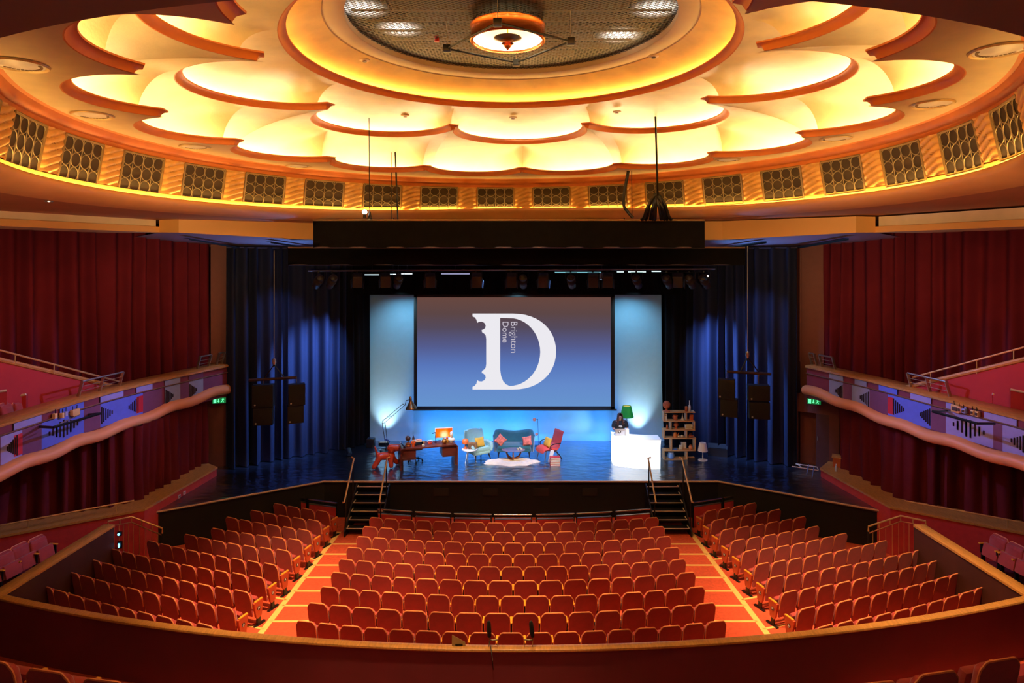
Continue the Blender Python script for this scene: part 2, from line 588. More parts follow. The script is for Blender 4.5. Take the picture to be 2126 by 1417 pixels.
# grilles and fluted plaster panels round the frieze
def frieze_pt(u, v, out=0.0):
    out += .03
    """u: arc position in metres at phi 0, v: 0 (bottom) .. 1 (top); returned in the ring's own frame"""
    R = (.6585 + (.6445 - .6585) * v) * D; h = (.112 + (.1853 - .112) * v) * D
    a = u / (.651 * D)
    R -= out
    return Vector((R * sin(a), R * cos(a), h))
DPH = 2 * pi / 28
BARM = M('grille_bars', S(150, 132, 92), .45, metal=.2); CLOTH = M('grille_backing', S(72, 58, 36), .9, var=.12, scale=3); GFR = M('grille_frame', S(140, 112, 62), .5)
def make_grille():
    t = thing('vent_grille', '', 'grille', group='ring patterned grilles round the dome')
    W, v0, v1 = 1.28, .09, .965
    g = MB()
    g.grid([[frieze_pt(-W / 2 + W * j / 8, v, .012) for j in range(9)] for v in (v0, v1)])
    g.build('backing', CLOTH, t, smooth=False)
    g = MB()
    for (a, b) in (((-1, 0), (1, 0)), ((-1, 1), (1, 1))):
        g.tube([frieze_pt(W / 2 * (a[0] + (b[0] - a[0]) * i / 8), v0 + (v1 - v0) * a[1], .03) for i in range(9)], .028, 6)
    for sx in (-1, 1):
        g.tube([frieze_pt(sx * W / 2, v0, .03), frieze_pt(sx * W / 2, v1, .03)], .028, 6)
    g.build('frame', GFR, t)
    g = MB()
    for i in range(4):
        for j in range(3):
            cu = -W / 2 + W * (i + .5) / 4; cv = v0 + (v1 - v0) * (j + .5) / 3
            ru, rv = W / 8 * .97, (v1 - v0) / 6 * .97
            g.tube([frieze_pt(cu + ru * cos(a * pi / 9), cv + rv * sin(a * pi / 9), .03) for a in range(18)], .0085, 5, closed=True)
    for i in range(1, 4):
        u = -W / 2 + W * i / 4
        g.tube([frieze_pt(u, v0, .03), frieze_pt(u, v1, .03)], .009, 5)
    g.build('ring_lattice', BARM, t)
    return t
FLUTE = M('fluted_gold_plaster', S(228, 170, 82), .42, var=.14, scale=5, bump=.12, bscale=40)
def make_flute():
    W = DPH * .651 * D - 1.28 - .08
    g = MB(); nr, nc = 64, 8
    rows = []
    for i in range(nr + 1):
        v = .15 + .82 * i / nr
        row = []
        for j in range(nc + 1):
            u = -W / 2 + W * j / nc
            ph = (v * 7.0 - (u / W) * 1.5) % 1.0
            k = min(1, min(j, nc - j) / 1.5 + .25)
            row.append(frieze_pt(u, v, .02 + .08 * k * sqrt(max(0, 1 - (2 * ph - 1) ** 2))))
        rows.append(row)
    g.grid(rows)
    return tag(g.build('fluted_panel', FLUTE, ang=70), '', 'plaster panel', 'fluted plaster panels between the grilles')
BASE = Matrix.Translation((DX, DY, CZ)) @ Matrix.Rotation(-TILT, 4, 'Y')
def place_ring(o, ph):
    o.matrix_world = BASE @ Matrix.Rotation(-(ph + PH0), 4, 'Z')
gr0, fl0 = make_grille(), make_flute()
first = True
for k in range(10):
    for sgn in (-1, 1):
        side = 'left' if sgn < 0 else 'right'
        o = gr0 if first else dup(gr0)
        o['label'] = 'ring patterned grille in the dome frieze, %s to the %s of the stage axis' % (ordw(k + 1), side)
        place_ring(o, sgn * (k + .5) * DPH)
        o2 = fl0 if first else dup(fl0)
        if sgn < 0:
            o2['label'] = ('fluted gold plaster panel in the frieze on the stage axis' if k == 0 else 'fluted gold plaster panel in the frieze, %s left of the stage axis' % ordw(k))
            place_ring(o2, -k * DPH)
        else:
            o2['label'] = 'fluted gold plaster panel in the frieze, %s right of the stage axis' % ordw(k + 1)
            place_ring(o2, (k + 1) * DPH)
        first = False

# recessed bowl lights in the outer tier
def make_bowl():
    t = thing('recessed_light', '', 'ceiling light', group='recessed bowls in the outer ceiling tier')
    MB().lathe([(.30, -.004), (.325, -.022), (.345, -.022), (.36, .002)], 32, caps=False).build('trim_ring', M('brass_trim', S(236, 206, 140), .35, metal=.3), t)
    MB().lathe([(.31, -.006), (.28, .004), (.22, -.004), (.1, -.03), (.0, -.036)], 32, caps=False).build('diffuser', M('bowl_glass', S(214, 190, 130), .35, emit=(1, .8, .45), es=.12), t)
    g = MB()
    for a in range(14):
        b_ = pi * (.08 + .84 * a / 13)
        g.box((.25 * cos(b_), .25 * sin(b_), -.004), (.035, .035, .012), 0, rot=(0, 0, b_))
    g.build('vane', M('bowl_vanes', S(150, 120, 66), .5), t)
    return t
bw = make_bowl(); first = True
for i, (px, py) in enumerate([(40, 133), (192, 238), (405, 304), (620, 344), (2075, 103), (1936, 215), (1735, 287), (1510, 331)]):
    p = at(px, py, F * (.205 * D) / (PYH - py))
    for _ in range(4):
        zc = CZ + .205 * D + TILT * (p.x - DX)
        p = at(px, py, F * (zc - CZ) / (PYH - py))
    o = bw if first else dup(bw); first = False
    o.location = (p.x, p.y, p.z - .012); o.rotation_euler = (0, -TILT, 0)
    o['label'] = 'round recessed bowl light in the outer ceiling, %s from the %s frame edge' % (ordw(i % 4 + 1), 'left' if i < 4 else 'right')
# small detectors
def make_det():
    t = thing('smoke_detector', '', 'detector', group='small ceiling detectors')
    MB().lathe([(.12, 0), (.12, -.03), (.07, -.045), (.0, -.045)], 20).build('base', M('detector_cream', S(224, 196, 140), .4), t)
    MB().lathe([(.05, -.045), (.05, -.06), (0, -.062)], 14).build('sensor', M('detector_dark', S(90, 60, 36), .5), t)
    return t
dt = make_det(); first = True
for px, py, Rt, ht, lab in [(757, 123, .316, .351, 'on the gold annulus, left of the chandelier'), (1357, 115, .316, .351, 'on the gold annulus, right of the chandelier'), (841, 239, .40, .31, 'on the inner tier above the thin left wire'), (1065, 243, .42, .312, 'on the inner tier at its middle'), (1281, 231, .40, .31, 'on the inner tier left of the thick cable pole'), (826, 305, .5, .268, 'on the second tier beside the pair of left wires')]:
    a = (px - PX0) / F; bb = (PYH - py) / F
    # choose depth from the ring's radius
    Y = DY
    best = None
    for q in range(400):
        Y = 8 + q * .035
        p = Vector((a * Y, Y, 0)); R = sqrt((p.x - DX) ** 2 + (p.y - DY) ** 2) / D
        e = abs(bb * Y - ht * D)
        if best is None or e < best[0]: best = (e, Y)
    Y = best[1]
    o = dt if first else dup(dt); first = False
    o.location = at(px, py, Y); o['label'] = 'small round detector ' + lab

# ---------------------------------------------------------------- chandelier
cc = at(1054, 86, DY); cc.z = CZ + 4.6
ch = thing('chandelier', 'round copper drum chandelier hanging under the dark ceiling mesh', 'chandelier', cc)
COPPER = M('copper_band', S(220, 130, 70), .22, metal=.85, var=.1, scale=4)
MB().lathe([(.74, .0), (.78, .0), (.80, .02), (.80, .05), (.785, .07), (.785, .27), (.80, .29), (.805, .33), (.74, .34), (.74, .30)], 56, caps=False).build('drum', COPPER, ch)
g = MB().lathe([(.735, .06), (.71, .16), (.6, .25), (.3, .30), (0, .31)], 48, caps=False)
g.build('reflector', M('chandelier_reflector', S(250, 232, 180), .4, emit=(1, .8, .4), es=.75), ch)
g = MB().tube([(.685 * cos(2 * pi * i / 56), .685 * sin(2 * pi * i / 56), .075) for i in range(56)], .035, 8, closed=True)
g.build('ring_tube', EM('chandelier_tube', (1, .9, .66), 9), ch)
MB().lathe([(.0, -.005), (.10, .01), (.22, .045), (.295, .075), (.30, .085), (.26, .09), (.0, .07)], 40).build('saucer', M('bronze_dark', S(120, 84, 40), .3, metal=.8), ch)
MB().lathe([(0, -.19), (.03, -.15), (.075, -.1), (.08, -.085), (.06, -.08), (.11, -.05), (.13, -.035), (.06, -.01), (.05, .01), (0, .01)], 24).build('finial', COPPER, ch)
MB().tube([(0, 0, .05), (0, 0, .42)], .015, 8).build('rod', M('brass_rod', S(230, 180, 70), .3, metal=.8), ch)
g = MB()
for i in range(24):
    a = 2 * pi * i / 24
    g.tube([(.70 * cos(a) + .06 * cos(q * pi / 5) * cos(a), .70 * sin(a) + .06 * cos(q * pi / 5) * sin(a), .38 + .06 * sin(q * pi / 5)) for q in range(10)], .008, 5, closed=True)
g.build('crown_loops', BLACKM, ch)
# rigging diamond
nodes = [at(1033, 47, 11.96), at(1185, 86, 12.99), at(1072, 130, 14.4), at(928, 101, 13.44)]
ct = sum(nodes, Vector()) / 4
rg = thing('rigging_frame', 'dark diamond shaped rigging frame hung around the chandelier', 'rigging frame', ct)
for i in range(4):
    MB().tube([nodes[i] - ct, nodes[(i + 1) % 4] - ct], .022, 8).build('tube', BLACKM, rg)
for i in range(4):
    q = nodes[i] - ct
    nd = MB().box(q, (.16, .16, .14), .02).build('corner_block', BLACKM, rg)
    MB().tube([q, q + Vector((0, 0, CZ + .376 * D - nodes[i].z))], .007, 6).build('wire', STEEL, rg)
t = thing('warning_beacon', 'small red beacon lamp left of the chandelier on a thin wire', 'beacon', at(907, 82, 14.6))
MB().lathe([(0, .09), (.05, .08), (.055, -.02), (.06, -.05), (0, -.06)], 14).build('lens', M('red_lens', S(190, 40, 30), .3), t)
MB().tube([(0, 0, .08), (0, 0, CZ + .376 * D - t.location.z)], .006, 5).build('wire', STEEL, t)

# ---------------------------------------------------------------- proscenium fascia (octagon) and side fascia
def fascia(name, pts, mat, depth=.5):
    """pts: (x, y, zbottom, ztop); extruded outwards a little"""
    g = MB()
    g.grid([[Vector((x, y, zb)) for x, y, zb, zt in pts], [Vector((x, y, zt)) for x, y, zb, zt in pts]])
    return struct(g, name, mat, smooth=False)
ZT = CZ + .0932 * D
CREAMF = M('cream_fascia', S(232, 170, 84), .6, var=.04, scale=1)
def fx(px, py, h): return at(px, py, F * h / (PYH - py))
for s, side in ((-1, 'left'), (1, 'right')):
    # side fascia, two stepped bands, from beside the camera to the return
    P = [(s * 14.9, 11.0), (s * 12.6, 15.5), (s * 10.9, 19.35)]
    st = [(x, y, CZ + .80, CZ + .98) for x, y in P]
    st2 = [(x - s * -.10, y, CZ + .98, ZT + .02) for x, y in P]
    fascia('trim_10' if s < 0 else 'trim_11', st, CREAMF)
    g = MB(); g.grid([[Vector((x, y, CZ + .98)) for x, y in P], [Vector((x + s * .10, y, CZ + .98)) for x, y in P]]); g.grid([[Vector((x + s * .10, y, CZ + .98)) for x, y in P], [Vector((x + s * .10, y, ZT + .02)) for x, y in P]])
    g.grid([[Vector((x, y, CZ + .8)) for x, y in P], [Vector((x + s * 1.2, y + .3, CZ + .8)) for x, y in P], [Vector((x + s * 4.5, y + 1.0, CZ + .84)) for x, y in P]])
    struct(g, 'trim_12' if s < 0 else 'trim_13', CREAM, smooth=False)
    # return and chamfer
    Q = [(s * 10.9, 19.35), (s * 10.2, 19.15), (s * 6.95, 21.55), (0, 21.9)]
    zz = [.80, .79, .645, .62]
    fascia('trim_14' if s < 0 else 'trim_15', [(x, y, CZ + z, ZT + .02) for (x, y), z in zip(Q, zz)], CREAMF)
    # stage soffit behind the chamfer, sloping down upstage, with dark lighting slots
    g = MB()
    g.grid([[Vector((x, y, CZ + z)) for (x, y), z in zip(Q, zz)], [Vector((s * 13.4, 21.3, CZ + .62)), Vector((s * 12.6, 23.0, CZ + .47)), Vector((s * 8.4, 25.2, CZ + .37)), Vector((0, 25.6, CZ + .35))]])
    struct(g, 'ceiling.009' if s < 0 else 'ceiling.010', M('stage_soffit_paint', S(150, 130, 150), .6), smooth=False)
    for i, (a, b) in enumerate(((at(386, 492, 19.9), at(497, 512, 22.9)), (at(556, 499, 21.2), at(648, 514, 23.6)))):
        a = a.copy(); b = b.copy()
        if s > 0:
            a.x, b.x = -a.x - .1, -b.x - .1
        d = (b - a).normalized(); w = Vector((-d.y, d.x, 0)) * .11
        g = MB(); dn = Vector((0, 0, -.03))
        g.grid([[a - w + dn, a + w + dn], [b - w + dn, b + w + dn]]); g.grid([[a - w + dn, a - w + dn * 3], [b - w + dn, b - w + dn * 3]])
        struct(g, 'trim_%d' % (16 + i + (0 if s < 0 else 2)), BLACKP, smooth=False)
# downlights in the brown soffit
for px, py, lab in ((101, 418, 'left'), (2044, 398, 'right')):
    h = .0928 * D
    p = at(px, py, F * (h + (-.07 if px < 1000 else .09)) / (PYH - py))
    t = thing('downlight', 'tiny bright downlight in the brown soffit at far %s' % lab, 'downlight', p)
    MB().lathe([(.05, .0), (.075, -.01), (.08, .01)], 20).build('bezel', STEEL, t)
    MB().lathe([(.05, -.002), (0, -.004)], 16).build('lens', EM('downlight_lens', (1, .95, .85), 22 if px < 1000 else 9), t)
# ================================================================== STALLS FLOOR, STAGE, WALLS
YF = 21.33                       # front edge of the stage
# raked stalls floor
g = MB()
ys = [9.0 + .77 * i for i in range(0, 16)] + [20.4, 21.6]
g.grid([[Vector((x, y, floor_z(y))) for x in (-15, -8, 0, 8, 15)] for y in ys])
fl = struct(g, 'floor', CARPET, smooth=False)
# yellow nosing lines in the two aisles (thin tape on the carpet, part of the floor)
g = MB()
def tape(x0, y0, x1, y1, w=.045):
    a = Vector((x0, y0)); b = Vector((x1, y1)); d = (b - a).normalized(); n = Vector((-d.y, d.x)) * w
    q = [a + n, b + n, b - n, a - n]
    top = [Vector((p.x, p.y, floor_z(p.y) + .012)) for p in q]; bot = [Vector((p.x, p.y, floor_z(p.y) - .01)) for p in q]
    g.add(top + bot, [[0, 1, 2, 3], [4, 7, 6, 5], [0, 4, 5, 1], [1, 5, 6, 2], [2, 6, 7, 3], [3, 7, 4, 0]])
for s in (-1, 1):
    X = -5.66 if s < 0 else 5.5
    tape(X, 20.2, X, 11.9, .07)
    for y in (19.2, 18.42, 17.65, 16.86, 16.07, 15.3, 14.55, 13.8, 13.0):
        tape(X, y, s * 4.3, y, .04)
    for y in (18.0, 15.6, 14.2):
        tape(X, y, X + s * .62, y + .22, .035)
g.build('aisle_tape', TAPE, fl, smooth=False)

# stage deck: main floor with diagonal wings
WL = [Vector((-6.5, YF)), Vector((-10.85, 18.62))]; WR = [Vector((6.75, YF)), Vector((10.9, 18.75))]
def deck_mat():
    m = M('black_stage_floor', S(32, 35, 43), .16, var=.06, scale=.9, spec=1.0)
    nt = m.node_tree; b = nt.nodes['Principled BSDF']; b.inputs['IOR'].default_value = 1.8
    tc = nt.nodes.new('ShaderNodeTexCoord')
    mp = nt.nodes.new('ShaderNodeMapping'); mp.inputs['Scale'].default_value = (1.6, 3.2, 1)
    nt.links.new(tc.outputs['Object'], mp.inputs[0])
    n = nt.nodes.new('ShaderNodeTexNoise'); n.inputs['Scale'].default_value = 1.3; n.inputs['Detail'].default_value = 2.0
    nt.links.new(mp.outputs[0], n.inputs['Vector'])
    bp = nt.nodes.new('ShaderNodeBump'); bp.inputs['Strength'].default_value = 1.0; bp.inputs['Distance'].default_value = .06
    nt.links.new(n.outputs['Fac'], bp.inputs['Height'])
    b.inputs['Roughness'].default_value = .3
    gl = nt.nodes.new('ShaderNodeBsdfGlossy'); gl.inputs['Color'].default_value = (.66, .80, .98, 1); gl.inputs['Roughness'].default_value = .13
    nt.links.new(bp.outputs['Normal'], gl.inputs['Normal'])
    lw = nt.nodes.new('ShaderNodeLayerWeight'); lw.inputs['Blend'].default_value = .5
    pw = nt.nodes.new('ShaderNodeMath'); pw.operation = 'POWER'; pw.inputs[1].default_value = 2.2; nt.links.new(lw.outputs['Facing'], pw.inputs[0])
    mxs = nt.nodes.new('ShaderNodeMixShader'); nt.links.new(pw.outputs[0], mxs.inputs[0]); nt.links.new(b.outputs[0], mxs.inputs[1]); nt.links.new(gl.outputs[0], mxs.inputs[2])
    nt.links.new(mxs.outputs[0], nt.nodes['Material Output'].inputs['Surface'])
    # faint board seams
    sp = nt.nodes.new('ShaderNodeTexBrick'); sp.inputs['Scale'].default_value = .42; sp.inputs['Mortar Size'].default_value = .004; sp.offset = .5
    sp.inputs['Color1'].default_value = (1, 1, 1, 1); sp.inputs['Color2'].default_value = (.9, .9, .9, 1); sp.inputs['Mortar'].default_value = (1.7, 1.7, 1.7, 1)
    nt.links.new(tc.outputs['Object'], sp.inputs['Vector'])
    mx = nt.nodes.new('ShaderNodeMix'); mx.data_type = 'RGBA'; mx.blend_type = 'MULTIPLY'; mx.inputs[0].default_value = 1
    old = b.inputs['Base Color'].links[0].from_socket
    nt.links.new(old, mx.inputs[6]); nt.links.new(sp.outputs['Color'], mx.inputs[7]); nt.links.new(mx.outputs[2], b.inputs['Base Color'])
    return m
DECK = deck_mat()
outline = [Vector((-6.5, YF)), Vector((6.75, YF)), Vector((10.9, 18.75)), Vector((13.2, 18.6)), Vector((13.2, 27.2)), Vector((-13.2, 27.2)), Vector((-13.2, 18.5)), Vector((-10.85, 18.62))]
st = thing('stage', 'wide black glossy stage deck with diagonal wings', 'stage', (0, 0, 0))
MB().prism([(p.x, p.y) for p in outline], -.06, 0, plane='xy').build('deck', DECK, st, smooth=False)
# black fascia below the deck edge
g = MB()
fr = [Vector((-13.2, 18.5)), Vector((-10.85, 18.62)), Vector((-6.5, YF)), Vector((6.75, YF)), Vector((10.9, 18.75)), Vector((13.2, 18.6))]
g.grid([[Vector((p.x, p.y + .06, -.06)) for p in fr], [Vector((p.x, p.y + .06, -1.45)) for p in fr]])
g.build('front_skirt', M('black_stage_skirt', S(9, 7, 7), .8, var=.2, scale=2), st, smooth=False)
g = MB()
EDGE = M('pale_edge_strip', S(214, 190, 160), .5)
for a, b in ((WL[1], WL[0]), (WL[0], WR[0]), (WR[0], WR[1])):
    d = (b - a).normalized(); n = Vector((-d.y, d.x))
    if n.y > 0: n = -n
    e = .03
    q = [a + n * .015, b + n * .015, b - n * e, a - n * e]
    g.add([(p.x, p.y, .006) for p in q] + [(p.x, p.y, -.03) for p in q], [[0, 1, 2, 3], [4, 7, 6, 5], [0, 4, 5, 1], [1, 5, 6, 2], [2, 6, 7, 3], [3, 7, 4, 0]])
g.build('edge_strip', EDGE, st, smooth=False)
g = MB()
for px in (915, 1018, 1123, 1225):
    p = at(px, 1022, YF)
    g.box((p.x, YF + .05, p.z), (.5, .02, .26), .004)
g.build('vent_panel', M('skirt_vents', S(32, 28, 26), .6), st)

# ------------------------------------------------------------------ stair units
def stairs(s):
    x0, x1 = (-5.37, -4.28) if s < 0 else (4.30, 5.42)
    side = 'left' if s < 0 else 'right'
    t = thing('stage_steps', 'black stage steps with pale nosings at %s of the orchestra rail' % side, 'steps', ((x0 + x1) / 2, 20.5, floor_z(20.5)), group='stage steps')
    L = t.location
    w = x1 - x0
    for i in range(6):
        z = -.165 * (i + 1); y = 21.25 - .27 * i
        MB().box(Vector(((x0 + x1) / 2, y + .14, z - .02)) - L, (w, .30, .04), .005).build('tread', BLACKP, t)
        MB().box(Vector(((x0 + x1) / 2, y + .25, z - .10)) - L, (w - .02, .02, .15), .002).build('riser', BLACKP, t)
    g = MB()
    for i in range(6):
        z = -.165 * (i + 1); y = 21.25 - .27 * i
        g.box(Vector(((x0 + x1) / 2, y, z + .003)) - L, (w, .035, .012), .002)
        xe = x0 + .03 if s < 0 else x1 - .03
        g.box(Vector((xe, y + .13, z + .003)) - L, (.035, .26, .012), .002)
        if s < 0:
            g.box(Vector((xe - .03, y + .0, z - .08)) - L, (.012, .03, .16), .002)
    g.build('nosing', EDGE, t)
    for xs in (x0, x1):
        pts = [Vector((xs, YF - .05, -.06)), Vector((xs, 19.75, -1.02)), Vector((xs, 19.75, -1.22)), Vector((xs, YF - .05, -1.22))]
        g = MB(); g.prism([(p.y - L.y, p.z - L.z) for p in pts], xs - L.x - .02, xs - L.x + .02, plane='yz')
        g.build('stringer', BLACKP, t, smooth=False)
    for xs in (x0, x1):
        a = Vector((xs, 20.9, .90)); b = Vector((xs, 19.72, -.10))
        h = thing('handrail', 'pale sloping handrail on the %s side of the %s stage steps' % ('left' if xs == x0 else 'right', side), 'handrail', (xs, 20.3, floor_z(20.3)), group='stage step handrails')
        Lh = h.location
        inx = .09 if xs == x0 else -.09
        top = Vector((xs - (.10 if s < 0 else -.02) * (1 if xs == x0 else -1), 20.98, .90))
        MB().tube([Vector((xs + (-.09 if (s < 0) == (xs == x0) else .09), 20.92, .92)) - Lh, a - Lh, b - Lh, b - Lh + Vector((-.05 if xs == x0 else .05, 0, 0))], .026, 10).build('rail', M('pale_handrail', S(216, 180, 136), .35, metal=.4), h)
        for y in (20.78, 19.9):
            u = (y - b.y) / (a.y - b.y); zt = b.z + (a.z - b.z) * u
            zb = 0.0 if y > 21.2 else max(-1.2, -.165 * (1 + (21.25 - y) / .27))
            if y < 20: zb = -1.22
            MB().tube([Vector((xs, y, zt)) - Lh, Vector((xs, y, zb)) - Lh], .02, 8).build('post', BLACKM, h)
stairs(-1); stairs(1)

# ------------------------------------------------------------------ orchestra rail: red panels with a chrome top rail
def barrier(p0, p1, label, group, zt=-.43):
    """p0, p1: world xy of the panel ends"""
    c = (p0 + p1) / 2; L = (p1 - p0).length; zf = floor_z(c.y)
    t = thing('barrier_panel', label, 'barrier', (c.x, c.y, zf), rz=atan2(p1.y - p0.y, p1.x - p0.x), group=group)
    H = zt - zf
    MB().box((0, 0, (H - .17) / 2 + .03), (L - .05, .05, H - .2), .006).build('panel', REDP, t)
    MB().box((0, 0, H - .135), (L - .04, .06, .03), .006).build('panel_cap', STEEL, t)
    MB().tube([(-L / 2 + .01, 0, H), (L / 2 - .01, 0, H)], .025, 10).build('rail', CHROME, t)
    for sx in (-1, 1):
        MB().box((sx * (L / 2 - .02), 0, H / 2), (.035, .05, H), .004).build('post', BLACKM, t)
segs = [(784, 856), (861, 937), (942, 1021), (1025, 1105), (1112, 1193), (1196, 1271), (1277, 1351)]
def railxy(px):
    Y = 19.58
    for _ in range(4):
        X = (px - PX0) / F * Y
        Y = 19.58 + ((X + .1) / 4.3) ** 2 * .45
    return Vector((X, Y))
for i, (a, b) in enumerate(segs):
    barrier(railxy(a), railxy(b), 'red barrier panel with steel rail before the front row, %s from the left steps' % ordw(i + 1), 'orchestra rail panels')
for i, (a, b) in enumerate([((614, 1029), (638, 1035)), ((641, 1036), (700, 1044)), ((1438, 1043), (1498, 1034)), ((1501, 1033), (1527, 1028))]):
    P0, P1 = G(*a, -.43), G(*b, -.43)
    barrier(Vector(P0[:2]), Vector(P1[:2]), ['narrow red barrier panel furthest left, before the left seat block', 'wide red barrier panel before the left block, next to the left steps', 'wide red barrier panel before the right block, next to the right steps', 'narrow red barrier panel furthest right, before the right seat block'][i], 'side block rail panels')

# ------------------------------------------------------------------ side walls, curtains, balconies, ledges
def curtain(name, path, zb, zt, mat, amp=.09, wl=.42, seed=0, label=None, cat='curtain', group=None, gather=0.0, hem=None):
    rnd = random.Random(seed)
    P = resample(path, .04)
    n = len(P)
    ph = 0; phs = []; amps = []
    cur = wl; ca = amp
    for i in range(n):
        if i % 9 == 0:
            cur = wl * rnd.uniform(.6, 1.5); ca = amp * rnd.uniform(.45, 1.35)
        ph += 2 * pi * .04 / cur
        phs.append(ph); amps.append(ca)
    for _ in range(3):
        amps = [(amps[max(0, i - 1)] + amps[i] + amps[min(n - 1, i + 1)]) / 3 for i in range(n)]
    rows = []
    nz = 10
    for k in range(nz + 1):
        u = k / nz
        z = zt + (zb - zt) * u
        row = []
        for i in range(n):
            a, b = P[max(0, i - 1)], P[min(n - 1, i + 1)]
            t = (b - a).normalized(); nn = Vector((-t.y, t.x))
            d = amps[i] * (.75 + .35 * u) * sin(phs[i] + .25 * sin(u * 2.4 + i * .05)) + .03 * sin(i * .11 + u * 3)
            q = P[i] + nn * d
            zz = z
            if hem and k == nz: zz += hem * sin(phs[i])
            row.append(Vector((q.x, q.y, zz)))
        rows.append(row)
    g = MB().grid(rows)
    o = g.build(name, mat, ang=60)
    if label: tag(o, label, cat, group)
    return o

